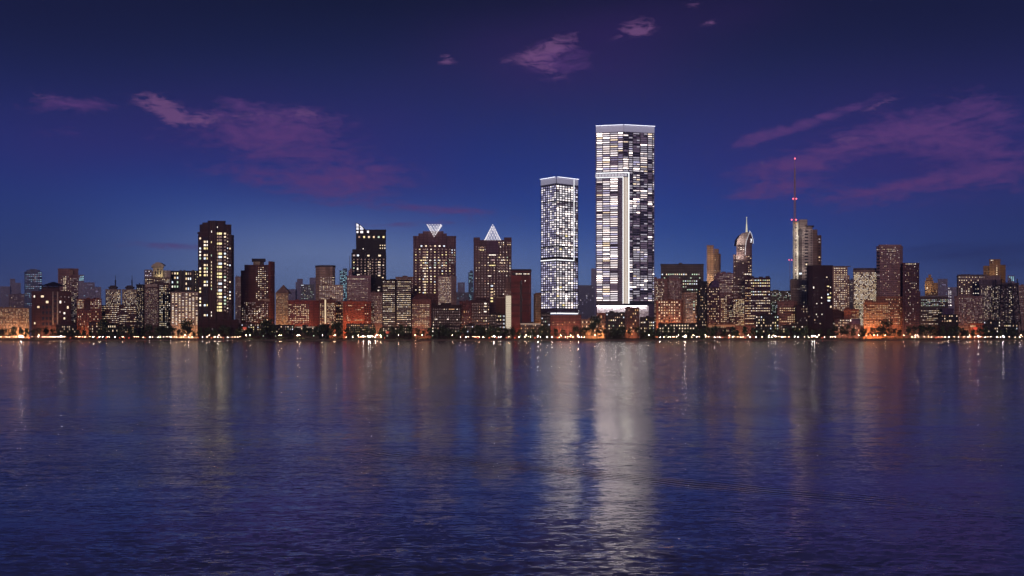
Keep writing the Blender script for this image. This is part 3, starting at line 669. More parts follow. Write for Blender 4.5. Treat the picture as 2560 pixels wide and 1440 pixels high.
# --- the two crowned purple towers
def lattice(b, name, rows, mat, d=0, r=.12):
    """four-sided space truss: square rings at the given rows joined by triangulated bars"""
    D = b.D + d; mb = MB(); lev = []
    wide = max(x1 - x0 for y, x0, x1, n in rows) / 2 / F * D; yc = D + wide - b.base.y
    for y, x0, x1, n in rows:
        xc = PX((x0 + x1) / 2, D) - b.base.x; h = (x1 - x0) / 2 / F * D; z = PZ(y, D) - b.base.z
        if n < 2: lev.append([[Vector((xc, yc, z))] for k in range(4)]); continue
        t = [-1 + 2 * k / (n - 1) for k in range(n)]
        lev.append([[Vector((xc + h * q, yc - h, z)) for q in t], [Vector((xc + h, yc + h * q, z)) for q in t], [Vector((xc - h * q, yc + h, z)) for q in t], [Vector((xc - h, yc - h * q, z)) for q in t]])
    for lv in lev:
        for side in lv:
            for p, q in zip(side, side[1:]): mb.bar(p, q, r, 4)
            for p in side: mb.ball(p, r * 3.4, 5, 3)
    for l0, l1 in zip(lev, lev[1:]):
        for s0, s1 in zip(l0, l1):
            for p in s0:
                for q in sorted(s1, key=lambda q: (q - p).length)[:2]: mb.bar(p, q, r, 4)
    return link(name, mb.mesh(name, [mat]), b.root)
lat = emit('truss_lamp', (1, .94, .97), .95)
b = B('crowned_tower', 'purple brown tower carrying a white lit inverted triangle truss', 'tower', 1300, 1033, 1140, 590, (.2, .115, .125), bay=5)
b.mass('raised_bay', [(1046, -1.5), (1117, -1.5)], 583.5, None, (.2, .11, .12)); b.mass('crown_block', [(1057, 0), (1109, 0)], 578, 590, (.22, .12, .13), t=10)
for x in (1034, 1041, 1118.5, 1126, 1133): b.box('pilaster', x, x + 3, 590, 760, wall_mat((.24, .14, .15)), -1, 1)
b.box('centre_panel', 1072, 1092, 600, 612, wall_mat((.2, .11, .16)), -2.3, .8)
lattice(b, 'truss_crown', [(561, 1067, 1102, 6), (567, 1070.5, 1098.5, 5), (573, 1074, 1095, 4), (579, 1077.5, 1091.5, 3), (585, 1081, 1088, 2), (590, 1084, 1084, 1)], lat, -11)
b.wins(1048, 1116, 612, 618, 6, 1, .55, .8, .7, 'mix').wins(1035, 1139, 620, 735, 11, 17, .5, .5, .34, 'mix', 'clump').wins(1047, 1116, 648, 672, 6, 4, .62, .62, .8, 'mix').wins(1059, 1066, 620, 735, 1, 17, .9, .6, .75, 'mix').wins(1127, 1139, 622, 660, 2, 6, .7, .6, .5, 'mix').done()
b = B('office_block', 'taupe block with a fine lit dot grid and a blank beige end wall', 'office block', 1262, 1095, 1141, 690, (.38, .27, .24), chain=[(1095, 0), (1128.5, 0), (1141, 7)], line=.2)
b.wins(1096, 1128, 692, 762, 12, 18, .55, .5, .75, 'white').done()
b = B('apartment_block', 'dark low block with a handful of lit windows left of the gap between crowned towers', 'apartment block', 1232, 1078, 1153, 762, (.07, .035, .035)); b.mass('roof_room', [(1102, 2), (1128, 2)], 757, 762.5, t=8)
b.wins(1081, 1151, 770, 822, 13, 8, .55, .45, .16, 'white').one(1129, 773, 18, 2.2, 'amber').one(1120, 798, 5, 2.6, 'white').one(1090, 798, 8, 2, 'white').one(1122, 813, 4, 4, 'warm').done()
b = B('apartment_block', 'small red block with two warm windows standing in the gap of the crowned towers', 'apartment block', 1240, 1149, 1178, 753, (.2, .075, .07)); b.wins(1158, 1174, 775, 784, 3, 1, .4, .8, .8, 'warm').wins(1151, 1176, 790, 815, 6, 4, .4, .5, .3, 'warm').done()
b = B('crowned_tower', 'purple brown tower topped by a white lit pyramid truss', 'tower', 1300, 1184, 1279, 600, (.19, .11, .12), bay=5)
b.mass('corner_bay', [(1184, -1.5), (1200, -1.5)], 593.5, None, (.2, .115, .125), t=12); b.mass('corner_bay', [(1260, -1.5), (1279, -1.5)], 593.5, None, (.2, .115, .125), t=12)
b.box('centre_panel', 1218, 1246, 601, 634, wall_mat((.2, .115, .17)), -1.2, 1)
for x in (1187, 1194, 1263, 1271): b.box('pilaster', x, x + 3, 595, 760, wall_mat((.23, .13, .14)), -2.2, .7)
lattice(b, 'truss_pyramid', [(600, 1211, 1252, 7), (593, 1214.5, 1248.5, 6), (586, 1218, 1245, 5), (579, 1221.4, 1241.6, 4), (572, 1224.8, 1238.2, 3), (565, 1228, 1235, 2), (559, 1231.4, 1231.4, 1)], lat, -1)
b.wins(1245, 1278, 604, 614, 6, 2, .62, .6, .7, 'bright').wins(1186, 1278, 614, 745, 12, 20, .5, .45, .3, 'white', 'clump').wins(1193, 1211, 616, 628, 3, 2, .7, .6, .7, 'mix').one(1231, 637.5, 22, 3, 'white').one(1231, 663.5, 19, 3, 'yellow').one(1224, 690, 11, 2.6, 'white').one(1234, 650, 9, 2.6, 'pink').wins(1225, 1234, 711, 757, 1, 6, 1, .6, .9, 'mix').wins(1245, 1278, 640, 682, 5, 6, .6, .5, .6, 'mix').done()
b = B('apartment_block', 'dark brown block with scattered lit rooms in front of the pyramid tower', 'apartment block', 1240, 1178, 1225, 750, (.10, .05, .05)); b.mass('roof_room', [(1192, 3), (1210, 3)], 744, 750.5, t=8)
b.one(1213.5, 759, 8, 4, 'white').one(1213.5, 766, 10, 3, 'cream').wins(1179, 1224, 756, 820, 8, 9, .5, .5, .22, 'mix').one(1213, 779, 8, 3.5, 'white').one(1224, 799, 5, 2.5, 'white').done()
b = B('apartment_block', 'low black block with three lit windows below the pyramid tower', 'apartment block', 1232, 1222, 1242, 783, (.05, .03, .03)); b.wins(1223, 1241, 786, 822, 4, 6, .5, .5, .22, 'white').done()
b = B('stepped_tower', 'narrow gothic brown tower with stepped shoulders behind the white lit slab', 'tower', 1280, 1262, 1280, 722, (.28, .17, .14), chain=[(1260, 0), (1280, 0)], parapet=False)
b.mass('upper_step', [(1263, 1), (1275, 1)], 706, None, t=8); b.mass('spire_step', [(1266, 2), (1271, 2)], 696, None, t=5); b.wins(1262, 1278, 726, 742, 4, 4, .5, .5, .2, 'dimw').done()
b = B('office_block', 'brown box with pale roof bands left of the white lit slab', 'office block', 1262, 1241, 1264, 741, (.2, .09, .07)); b.box('roof_band', 1241, 1263.5, 743, 745, stone_pale, -.5, .4); b.wins(1243, 1262, 786, 815, 4, 5, .5, .7, .5, 'mix').done()
b = B('lit_building', 'narrow slab glowing pale cream all over with fine floor lines', 'office block', 1236, 1264, 1278, 738, (.55, .5, .4), parapet=False)
for j in range(15): b.box('glowing_panel', 1264.6, 1277.6, 739.5 + j * 5.5, 744.4 + j * 5.5, emit('slab_glow', (.92, .82, .6), .62), -.4, .3)
b.done()
b = B('framed_building', 'red brown framed slab with a black roof band and dark centre groove', 'office block', 1230, 1278, 1328, 676, (.22, .055, .045), chain=[(1278, 0), (1325, 0), (1328, 3)], floor=13.5, bay=50, parapet=False)
b.parapet([(1277.6, -.3), (1325.4, -.3), (1328.3, 3)], 673, 2.0, (.05, .035, .035), 'roof_rim'); b.box('roof_band', 1279, 1327, 681, 688.5, metal_dark, -.6, .5)
b.faces.append((1278, -.8, 1328, -.8, 675, 689)); b.wins(1289, 1324, 682.5, 687, 9, 1, .72, .8, .9, 'bright', dark=False).one(1313, 702, 2.5, 2.5, 'white')
b.box('centre_groove', 1300, 1305, 702, 814, metal_dark, -.4, .35)
for k in range(5): b.box('cross_rib', 1279, 1325, 717 + k * 15, 718.3 + k * 15, metal_dark, -.45, .4)
b.done()
b = B('apartment_block', 'narrow tan block squeezed between the framed slab and the shorter glass tower', 'apartment block', 1340, 1334, 1354, 734, (.5, .33, .2), chain=[(1334, 3), (1338, 0), (1354, 0)]); b.mass('roof_room', [(1338, 1), (1352, 1)], 732, 734.2, t=8); b.wins(1338, 1352, 740, 796, 5, 14, .4, .5, .35, 'dim').done()
# ------------------------------------------------------------------ the two white lit glass towers
glassw = plain('curtain_glass', (.12, .10, .17), .25, 0, .3, .3)
screenw = plain('screen_wall', (.7, .68, .74), .6, 0, .06, .3)
back = emit('painted_screen_glow', (.66, .64, .84), .3)  # even emission in the crown screens stands in for their uplit glow
mull = plain('mullion', (.05, .045, .05), .5, .4)
slabm = plain('slab_edge', (.33, .3, .42), .5, 0, .15)
D1 = 1236
b = B('glass_tower', 'shorter white lit glass tower with a folded light ribbon round its middle', 'tower', D1, 1353, 1444, 448.5, (.3, .3, .33), chain=[(1353, 21), (1391, 0), (1433.5, 16), (1444.5, 20.5)], bot=783, wall='curtain_wall', parapet=False, mat=glassw, t=14)
S = b; b.frame = .06
r = b.r
b_ch = [(1353, 21), (1391, 0), (1433.5, 16), (1444.5, 20.5)]
def yat(x, y, D=D1):
    """a level seen at row Y on the near corner, at column X of the receding face"""
    for (a, da), (c, dc) in zip(b_ch, b_ch[1:]):
        if a <= x <= c:
            d = da + (dc - da) * (x - a) / (c - a); return HY - (HY - y) * D / (D + d), d
    return y, 0
def ribbon(b, name, ch, y0, y1, out, t, mat):
    """a band that follows the folded face between two levels (rows on the near corner)"""
    z0 = PZ(y1, b.D) - b.base.z; z1 = PZ(y0, b.D) - b.base.z
    mb = MB()
    for (a, da), (c, dc) in zip(ch, ch[1:]):
        A = Vector((PX(a, b.D + da), b.D + da)); Cc = Vector((PX(c, b.D + dc), b.D + dc)); n = Vector((Cc.y - A.y, -(Cc.x - A.x))).normalized()
        p = [A + n * out, Cc + n * out, Cc + n * (out - t), A + n * (out - t)]
        mb.prism([(q.x - b.base.x, q.y - b.base.y) for q in p], z0, z1)
    return link(name, mb.mesh(name, [mat]), b.root)
def grid_lines(b, name, ch, levels, cols, y0, y1, mat, hs=.3, vs=.25):
    mb = MB()
    for (a, da), (c, dc) in zip(ch, ch[1:]):
        A = Vector((PX(a, b.D + da), b.D + da)); Cc = Vector((PX(c, b.D + dc), b.D + dc)); n = Vector((Cc.y - A.y, -(Cc.x - A.x))).normalized()
        for y in levels:
            z = PZ(y, b.D) - b.base.z
            p = [A + n * .45, Cc + n * .45, Cc, A]
            mb.prism([(q.x - b.base.x, q.y - b.base.y) for q in p], z - hs, z + hs)
        for x in cols:
            if not a <= x <= c: continue
            k = (x - a) / (c - a); Q = A + (Cc - A) * k; u = (Cc - A).normalized() * vs
            p = [Q + n * .6 - u, Q + n * .6 + u, Q + u, Q - u]
            mb.prism([(q.x - b.base.x, q.y - b.base.y) for q in p], PZ(y1, b.D) - b.base.z, PZ(y0, b.D) - b.base.z)
    return link(name, mb.mesh(name, [mat]), b.root)
FL = 5.62
levels = []; y = 462.0
while y < 774: levels.append(y); y += FL
left_cols = [1353 + k * 5.43 for k in range(8)]; right_cols = [1391 + k * 7.08 for k in range(7)]; end_cols = [1439, 1444.5]
for j, y in enumerate(levels):
    rowp = r.uniform(.75, 1.1)
    for side, cols in (('l', left_cols), ('r', right_cols), ('e', [1433.5, 1439, 1444.5])):
        for a, c in zip(cols, cols[1:]):
            xm = (a + c) / 2
            if 640 < y < 652: continue
            dk = (499 < y < 512 and side != 'l') or y > 768
            on = r.random() < (.12 if dk else (.97 if side == 'l' else .93 if side == 'r' else .7)) * rowp
            yy, d = yat(xm, y + FL * .5)
            mat = pick('lav' if side == 'l' else 'ice' if side == 'r' else 'lav', r) if on else ('lavdim' if side == 'l' else 'room_dark' if r.random() < .6 else 'icedim')
            if side == 'l' and mat == 'lav' and xm > 1375: mat = r.choice(['ice', 'lav', 'icedim'])
            fa = b.face_at(xm, yy)
            if fa: b.cells.append((xm, yy, (c - a) * .78, FL * .66, fa[0], fa[1], mat))
grid_lines(b, 'mullion_grid', b_ch, levels, left_cols[:-1] + right_cols + end_cols, 450, 783, mull, .36, .24)
ribbon(b, 'belt_course', b_ch, 501.5, 504, .7, .6, metal_dark); ribbon(b, 'belt_course', b_ch, 614.5, 617, .7, .6, metal_dark); ribbon(b, 'belt_course', b_ch, 727, 729, .7, .6, metal_dark); ribbon(b, 'belt_course', b_ch, 641, 645.5, .8, .6, metal_dark)
ch3 = b_ch[:3]
ribbon(b, 'ribbon_shadow_gap', ch3, 645.5, 648, .8, .5, plain('gap_taupe', (.3, .26, .25)))
ribbon(b, 'light_ribbon', ch3, 648.2, 650.2, 1.1, .7, led)
ribbon(b, 'light_ribbon', [(1433.2, 15.9), (1434.5, 16.4)], 444, 650.2, 1.2, .8, led_soft)
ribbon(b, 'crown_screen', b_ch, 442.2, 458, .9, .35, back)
grid_lines(b, 'crown_fin', b_ch, [], [1354 + i * 5.4 for i in range(7)] + [1395 + i * 7 for i in range(7)], 442.2, 458, screenw, .2, .18)
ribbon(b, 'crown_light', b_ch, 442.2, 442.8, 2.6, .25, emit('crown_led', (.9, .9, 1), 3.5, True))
ribbon(b, 'base_band', b_ch, 771, 781, .5, .4, plain('base_purple', (.10, .07, .13), .4))
ribbon(b, 'base_light', [(1376, 7.7), (1391, 0), (1433.5, 16), (1443, 20)], 782, 784.5, 1.4, .9, led)
b.done(100)
b = B('podium', 'red brown podium block at the foot of the shorter glass tower', 'podium', 1228, 1376, 1453, 787, (.22, .085, .08), t=30); b.wins(1380, 1450, 803, 814, 12, 2, .4, .6, .35, 'amber', dark=False).done()

D2 = 1228
b = B('glass_tower', 'tallest white glass tower with an illuminated corner frame and bright crown', 'tower', D2, 1490, 1635, 316, (.3, .3, .33), chain=[(1490, 7), (1559, 0), (1635.5, 9.5)], bot=764, wall='curtain_wall', parapet=False, mat=glassw, t=36)
T = b; r = b.r; b.frame = .035
b_ch = [(1490, 7), (1559, 0), (1635.5, 9.5)]
bays = [1491, 1506.5, 1525, 1545, 1557.5, 1571.5, 1582, 1600, 1619, 1631, 1635]
FL = 5.5; levels = []; y = 329.5
while y < 752: levels.append(y); y += FL
# storeys lit in loose patches that differ from bay to bay
state = [r.random() < .7 for _ in bays]
prob = lambda x, y: (.9 if x < 1545 else .72) if y < 430 else ((.84 if x < 1526 else .7 if x < 1556 else (.42 if x < 1600 else .36)))
for j, y in enumerate(levels):
    for i, (a, c) in enumerate(zip(bays, bays[1:])):
        if r.random() < .42: state[i] = r.random() < prob(a, y) * (1.0 if not (520 < y < 600 and a > 1598) else .45)
        n = 2 if (a > 1571 and c - a > 12 and r.random() < .5) else 1
        for k in range(n):
            x0 = a + (c - a) * k / n; x1 = a + (c - a) * (k + 1) / n; xm = (x0 + x1) / 2
            if 1545 < xm < 1572 and y > 430: continue
            yy, d = yat(xm, y + FL * .52, D2)
            on = state[i] and r.random() < .95
            mat = pick('tall', r) if on else r.choice(['lavdim', 'room_dark', 'room_dark', 'pane_dark', 'icedim'] if a < 1556 else ['room_dark', 'room_dark', 'pane_dark', 'pane_dark', 'icedim'])
            if on and a > 1560 and r.random() < .4: mat = 'icedim'
            fa = b.face_at(xm, yy)
            if fa: b.cells.append((xm, yy, (x1 - x0) * .94, FL * .48 * r.uniform(.7, 1.15), fa[0], fa[1], mat))
grid_lines(b, 'slab_edge_grid', b_ch, levels + [752], [], 329, 752, slabm, .16, .2)
grid_lines(b, 'bay_mullion', b_ch, [], bays[1:-1], 329, 756, mull, .2, .32)
mb = MB()
for j, y in enumerate(levels):          # balcony ends jut out at both outer corners
    for xs, d in ((1490, 7), (1635.5, 9.5)):
        D = D2 + d; s = -1 if xs < 1500 else 1
        mb.box((PX(xs, D) - b.base.x + s * .5, D + 2 - b.base.y, PZ(y, D2) - b.base.z), (1.3, 4, .5))
link('balcony_edge_grid', mb.mesh('balcony_edge_grid', [plain('balcony_lilac', (.45, .4, .62))]), b.root)
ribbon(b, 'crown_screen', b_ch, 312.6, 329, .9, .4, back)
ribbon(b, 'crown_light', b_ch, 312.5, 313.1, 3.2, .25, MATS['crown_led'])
frame = [(1490, 7), (1559, 0), (1572, 1.63)]
ribbon(b, 'light_frame', frame, 430.6, 432.1, 1.5, .9, led); ribbon(b, 'light_frame', [(1490, 7), (1557.5, .2)], 442, 443.3, 1.5, .9, led)
ribbon(b, 'sky_lobby', frame, 432.6, 441.7, .7, .5, plain('lobby_glass', (.16, .2, .22), .2))
lob = [(1492 + k * 8.0) for k in range(10)]
for x in lob:
    yy, d = yat(x, 437, D2); fa = b.face_at(x, yy)
    if fa: b.cells.append((x, yy, 7.4, 7.4, fa[0] - 1.0, fa[1], 'icedim'))
ribbon(b, 'light_frame', [(1557.2, .2), (1558.5, .05)], 442, 759, 1.5, .9, led); ribbon(b, 'light_frame', [(1570.6, 1.42), (1572, 1.65)], 430.5, 759, 1.5, .9, led)
ribbon(b, 'spine_panel', [(1558.6, .04), (1559, 0), (1570.4, 1.42)], 443, 759, .6, .4, emit('spine_glow', (1, .86, .7), .42))
ribbon(b, 'spine_groove', [(1564, .62), (1565.2, .78)], 443, 759, .75, .2, emit('spine_line', (1, .95, .85), .9))
ribbon(b, 'base_band', [(1490, 7), (1559, 0), (1571, 1.5)], 752.5, 764, .6, .4, plain('base_dark', (.03, .026, .04), .35)); ribbon(b, 'base_band', [(1571, 1.5), (1635.5, 9.5)], 752.5, 764, .6, .4, MATS['base_dark'])
# open lobby below: a white wall washed from a light trough under the soffit
b.mass('lobby_wall', [(1490, 10), (1622, 10)], 763, None, mat=screenw, t=10, face=False)
b.mass('lobby_wall', [(1490, 6), (1492, 6)], 763, None, (.14, .11, .2), t=8, face=False); b.mass('lobby_end', [(1622, 4), (1636, 4)], 763, None, (.12, .1, .19), t=20)
b.mass('soffit', [(1489.5, 3), (1636, 3)], 760.5, 764, (.08, .06, .13), t=16, face=False)
mb = MB(); mb.box((PX(1556, D2) - b.base.x, D2 + 7.4 - b.base.y, PZ(764.35, D2) - b.base.z), (62, .7, .18)); link('soffit_light', mb.mesh('soffit_light', [emit('soffit_led', (1, .9, .84), 34, True)]), b.root)
b.done(100)

# ------------------------------------------------------------------ right of the towers
b = B('apartment_block', 'brown mauve block with small windows against the foot of the tallest tower', 'apartment block', 1262, 1632, 1668, 696, (.3, .17, .15)); b.wins(1636, 1661, 703, 752, 8, 11, .55, .5, .6, 'white').wins(1636, 1661, 754, 806, 8, 11, .55, .5, .7, 'warm').done()
b = B('wide_office', 'wide grey office with a louvred top and pale green lit floors', 'office block', 1320, 1652, 1759, 661, (.2, .17, .155), bay=3, line=.45)
b.parapet([(1651.5, -.3), (1759.5, -.3)], 660, 1.2, (.08, .07, .07), 'roof_rim'); b.box('roof_room', 1698, 1706, 657, 661, conc, 6, 5)
b.wins(1653, 1750, 683, 689, 18, 1, .8, .75, .85, 'green').wins(1653, 1752, 692, 698, 18, 1, .8, .6, .4, 'green').wins(1706, 1744, 699, 735, 7, 5, .85, .45, .8, 'green', 'rows').done()
b = B('apartment_block', 'mauve block with faceted top and orange washed foot full of warm windows', 'apartment block', 1258, 1668, 1706, 695, (.32, .19, .17), chain=[(1668, 3), (1673, 0), (1700, 0), (1706, 5)]); b.mass('faceted_top', [(1673, 1), (1688, .5), (1698, 1)], 687, 695.2, (.34, .26, .27), t=10)
b.wins(1671, 1705, 703, 750, 10, 13, .5, .42, .55, 'dimw').done()
b = B('apartment_block', 'orange lit block with a bold grid of large warm windows right of the tallest tower', 'apartment block', 1240, 1640, 1708, 751, (.4, .17, .11), chain=[(1640, 0), (1703, 0), (1708, 4)]); b.wins(1645, 1702, 752, 806, 9, 8, .64, .58, .8, 'warm').done()
b = B('office_block', 'pale block with fine white bands and one green glowing bay', 'office block', 1262, 1706, 1744, 731, (.42, .3, .24), chain=[(1706, 3), (1714, 0), (1742, 0), (1744, 2)]); b.wins(1714, 1732, 735, 806, 5, 18, .85, .4, .7, 'dimw', 'rows').wins(1732, 1738, 752, 782, 1, 8, .9, .7, .8, 'green').wins(1738, 1743, 738, 800, 1, 12, .6, .5, .6, 'green').done()
b = B('office_block', 'black slab with scattered warm windows beside the dark purple block', 'office block', 1242, 1744, 1768, 703, (.028, .022, .024), chain=[(1744, 0), (1765, 0), (1768, 3)]); b.wins(1747, 1766, 718, 816, 5, 14, .5, .42, .42, 'warm').done()
b = B('apartment_block', 'dark purple block with a sloping violet roof among warm windows', 'apartment block', 1252, 1767, 1800, 718, (.12, .055, .08))
sheet_poly(b, 'sloping_roof', [(1774, 718), (1797, 718), (1797, 704), (1788, 700), (1779, 706)], -.2, 10, plain('violet_roof', (.09, .05, .15)))
b.wins(1768, 1798, 720, 812, 7, 15, .55, .45, .45, 'warm').done()
b = B('apartment_tower', 'pair of joined tan towers softly lit, one higher than the other', 'apartment tower', 1430, 1767, 1784, 613, (.5, .33, .22), floor=3)
b.mass('lower_tower', [(1784, 1), (1788, .5), (1797, .5), (1802, 3)], 634, None, (.42, .28, .2)); b.mass('lower_tower_top', [(1784.5, 1), (1797, 1)], 622, 635, (.42, .28, .2), t=9)
b.uplight(1783, 700, 9000, (1, .78, .56), 16).uplight(1780, 650, 4500, (1, .72, .42), 16)
b.wins(1786, 1790, 636, 690, 1, 14, .6, .5, .3, 'dim').wins(1799, 1802, 660, 690, 1, 6, .8, .6, .3, 'dim').done()
b = B('apartment_block', 'mauve block with many small pinkish windows below the tan pair', 'apartment block', 1280, 1785, 1834, 683, (.28, .16, .18)); b.mass('roof_room', [(1805, 2), (1812, 2)], 679, 683.2, t=7); b.mass('roof_room', [(1817, 2), (1828, 2)], 681, 683.2, t=7)
b.wins(1786, 1833, 685, 760, 13, 16, .6, .5, .5, 'dimw', 'rows').wins(1802, 1817, 740, 806, 4, 13, .55, .6, .75, 'warm').wins(1818, 1833, 762, 806, 4, 10, .6, .5, .6, 'white').done()
# curved tower with the needle
b = B('curved_top_tower', 'tower with a curved sloping top, a needle spire and strings of white lights', 'tower', 1310, 1841, 1880, 612, (.2, .13, .125), bay=4, parapet=False)
sheet_poly(b, 'curved_head', [(1841, 613), (1867, 613), (1874, 596), (1871, 586), (1872, 580), (1866, 580), (1858, 582.5), (1850, 588), (1843, 599)], 0, 14, wall_mat((.4, .32, .3), 3.3, 4))
sheet_poly(b, 'curved_shell', [(1862, 640), (1880, 640), (1880, 612), (1883, 606), (1882, 598), (1880, 590), (1877, 583), (1874.5, 578), (1871.5, 583), (1868, 594), (1865, 606)], -1.2, 8, wall_mat((.14, .08, .09), 3.3, 4))
b.mass('side_wing', [(1833, 1), (1842, 0)], 636, None, (.3, .2, .2)); b.mass('front_wing', [(1839, -1), (1860, -1)], 637, None, (.27, .19, .18), t=8)
def lights_along(b, name, pts, d, r, mat):
    D = b.D + d; mb = MB()
    for x, y in pts: mb.ball((PX(x, D) - b.base.x, D - b.base.y, PZ(y, D) - b.base.z), r, 6, 4)
    return link(name, mb.mesh(name, [mat]), b.root)
dots = emit('festoon', (.95, .96, 1), 1.6)
def curve(p, n):
    out = []
    seg = [(math.hypot(a[0]-c[0], a[1]-c[1])) for a, c in zip(p, p[1:])]; tot = sum(seg)
    for k in range(n):
        s_ = tot * k / (n - 1); i = 0
        while i < len(seg) - 1 and s_ > seg[i]: s_ -= seg[i]; i += 1
        q = min(1, s_ / seg[i]); out.append((p[i][0] + (p[i+1][0] - p[i][0]) * q, p[i][1] + (p[i+1][1] - p[i][1]) * q))
    return out
lights_along(b, 'light_string', curve([(1874.5, 578), (1872, 586), (1868, 596), (1865, 606), (1863.5, 622), (1863, 637)], 20), -1.7, .42, dots); lights_along(b, 'light_string', curve([(1874.5, 578), (1878.5, 584), (1881, 592), (1883, 600), (1883, 608)], 12), -1.7, .42, dots)
lights_along(b, 'floodlight', [(1877.5, 598), (1878, 602), (1877.5, 605), (1879, 600)], -1.8, .7, dots)
mb = MB(); zx = PX(1867, 1317) - b.base.x; mb.bar((zx, 0, b.z(582)), (zx, 0, b.z(558)), 1.35, 8, 0, .7); mb.bar((zx, 0, b.z(558)), (zx, 0, b.z(542)), .55, 8, 0, .25); mb.ball((zx, 0, b.z(541.5)), .7, 6, 4)
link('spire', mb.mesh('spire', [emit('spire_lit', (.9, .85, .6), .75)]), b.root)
b.uplight(1855, 640, 14000, (1, .85, .75), 12).uplight(1850, 605, 10000, (1, .85, .75), 12)
b.wins(1843, 1862, 596, 630, 3, 8, .85, .4, .6, 'bright', 'rows').wins(1865, 1879, 634, 690, 3, 12, .6, .45, .45, 'warm').wins(1858, 1879, 683, 688, 5, 1, .8, .8, 1, 'bright').wins(1834, 1860, 640, 700, 5, 15, .8, .35, .25, 'dimw', 'rows').done()
b = B('apartment_block', 'grey mauve block with dim window rows under the curved tower', 'apartment block', 1275, 1833, 1863, 702, (.22, .15, .16)); b.wins(1834, 1862, 705, 745, 8, 9, .6, .4, .4, 'dimw', 'rows').done()
b = B('apartment_block', 'low block with crowded yellow windows left of the purple banded office', 'apartment block', 1238, 1832, 1862, 744, (.16, .08, .08)); b.wins(1833, 1861, 747, 814, 9, 16, .62, .5, .7, 'warm', 'rows').wins(1834, 1861, 749, 814, 6, 15, .4, .5, .5, 'mix', dark=False).done()
b = B('banded_office', 'dark purple office block with lit yellow and white window bands', 'office block', 1240, 1861, 1926, 694, (.085, .035, .055), line=.15)
b.wins(1863, 1877, 698, 812, 4, 18, .75, .42, .6, 'warm', 'rows').wins(1877, 1925, 697, 740, 11, 6, .82, .45, .75, 'mix', 'rows').wins(1877, 1925, 742, 812, 12, 11, .82, .4, .72, 'bright', 'rows').done()
b = B('office_block', 'grey green office with tight rows of dim windows beside the purple banded office', 'office block', 1300, 1926, 1978, 727, (.2, .2, .17), floor=2.8); b.wins(1927, 1977, 729, 790, 15, 15, .6, .5, .4, 'green', 'rand').done()
b = B('apartment_block', 'mauve brown block with paired lit windows left of the dark round tower', 'apartment block', 1252, 1943, 1993, 752, (.24, .13, .12), chain=[(1943, 0), (1986, 0), (1993, 3)]); b.wins(1948, 1988, 768, 812, 8, 8, .6, .5, .62, 'warm', 'rows').done()
# cream slab tower behind the dark round one
b = B('apartment_tower', 'tall cream slab tower in staggered bays with a lit stair column', 'apartment tower', 1380, 1982, 1997, 553, (.62, .54, .44), t=14, bay=30, parapet=False)
b.mass('recess', [(1995, 2), (2006, 2)], 572, None, (.14, .11, .11), t=12); b.mass('main_bay', [(2005, 0), (2032, 0)], 572.5, None, (.45, .37, .34), t=14)
b.mass('roof_block', [(1997, 1), (2018.5, 1)], 548.5, 573, (.4, .33, .29), t=10); b.mass('roof_slab', [(2012, -1), (2035, -1)], 563.5, 566, (.08, .06, .06), t=12); b.mass('roof_neck', [(2016, 1), (2031, 1)], 565.5, 573, (.25, .18, .16), t=8)
b.mass('brown_bay', [(2031, 1), (2043.5, 1)], 574, None, (.24, .16, .13), t=12); b.mass('balcony_bay', [(2043, 2.5), (2053.5, 2.5)], 588, None, (.26, .16, .09), t=10); b.mass('dark_block', [(1995, -.6), (2006, -.6)], 574, 589, (.12, .1, .1), t=4)
b.box('stair_glow', 1984, 1995, 556, 699, emit('stair_warm', (1, .88, .68), .42), -.5, .4)
for y_ in (585, 630, 680): b.uplight(2010, y_, 7500, (1, .9, .8), 16)
b.faces.append((1982, -.55, 1997, -.55, 553, 720)); b.wins(1986, 1993, 562, 699, 1, 30, .8, .5, .5, 'white'); b.one(1989.5, 558.5, 7, 5, 'amber')
b.wins(2010, 2022, 574, 700, 1, 16, .95, .5, 0, 'dimw').wins(2006, 2010, 574, 700, 1, 30, .5, .5, 0, 'dimw').wins(2025, 2031, 574, 700, 1, 30, .6, .5, 0, 'dimw').wins(2044, 2053, 594, 662, 1, 9, .7, .4, .3, 'dim').one(2001, 684, 8, 5, 'cool').one(2016, 661, 4, 5, 'cream').done()
# guyed red and white radio mast
t_ = thing('radio_mast', 'slender lattice radio mast with red warning lights beside the cream tower', 'radio mast', (PX(1987, 1372), 1372, GZ))
mb = MB(); bw = lambda z: 3.0 - 2.4 * z / 243.0
zs = [k * 6.0 for k in range(40)]
for z0, z1 in zip(zs, zs[1:]):
    for k in range(3):
        a0, a1 = 2*math.pi*k/3 + .3, 2*math.pi*(k+1)/3 + .3; p = lambda a, z: (bw(z)*math.cos(a), bw(z)*math.sin(a), z)
        mb.bar(p(a0, z0), p(a0, z1), .34, 4); mb.bar(p(a0, z0), p(a1, z1), .11, 3); mb.bar(p(a0, z1), p(a1, z1), .11, 3)
link('lattice_shaft', mb.mesh('lattice_shaft', [plain('mast_paint', (.6, .4, .4), .6)]), t_)
mb = MB(); mb.bar((0, 0, 234), (0, 0, PZ(397, 1372) - GZ), .35, 6); link('tip_pole', mb.mesh('tip_pole', [MATS['mast_paint']]), t_)
red = emit('beacon_red', (1, .14, .2), 3, True)
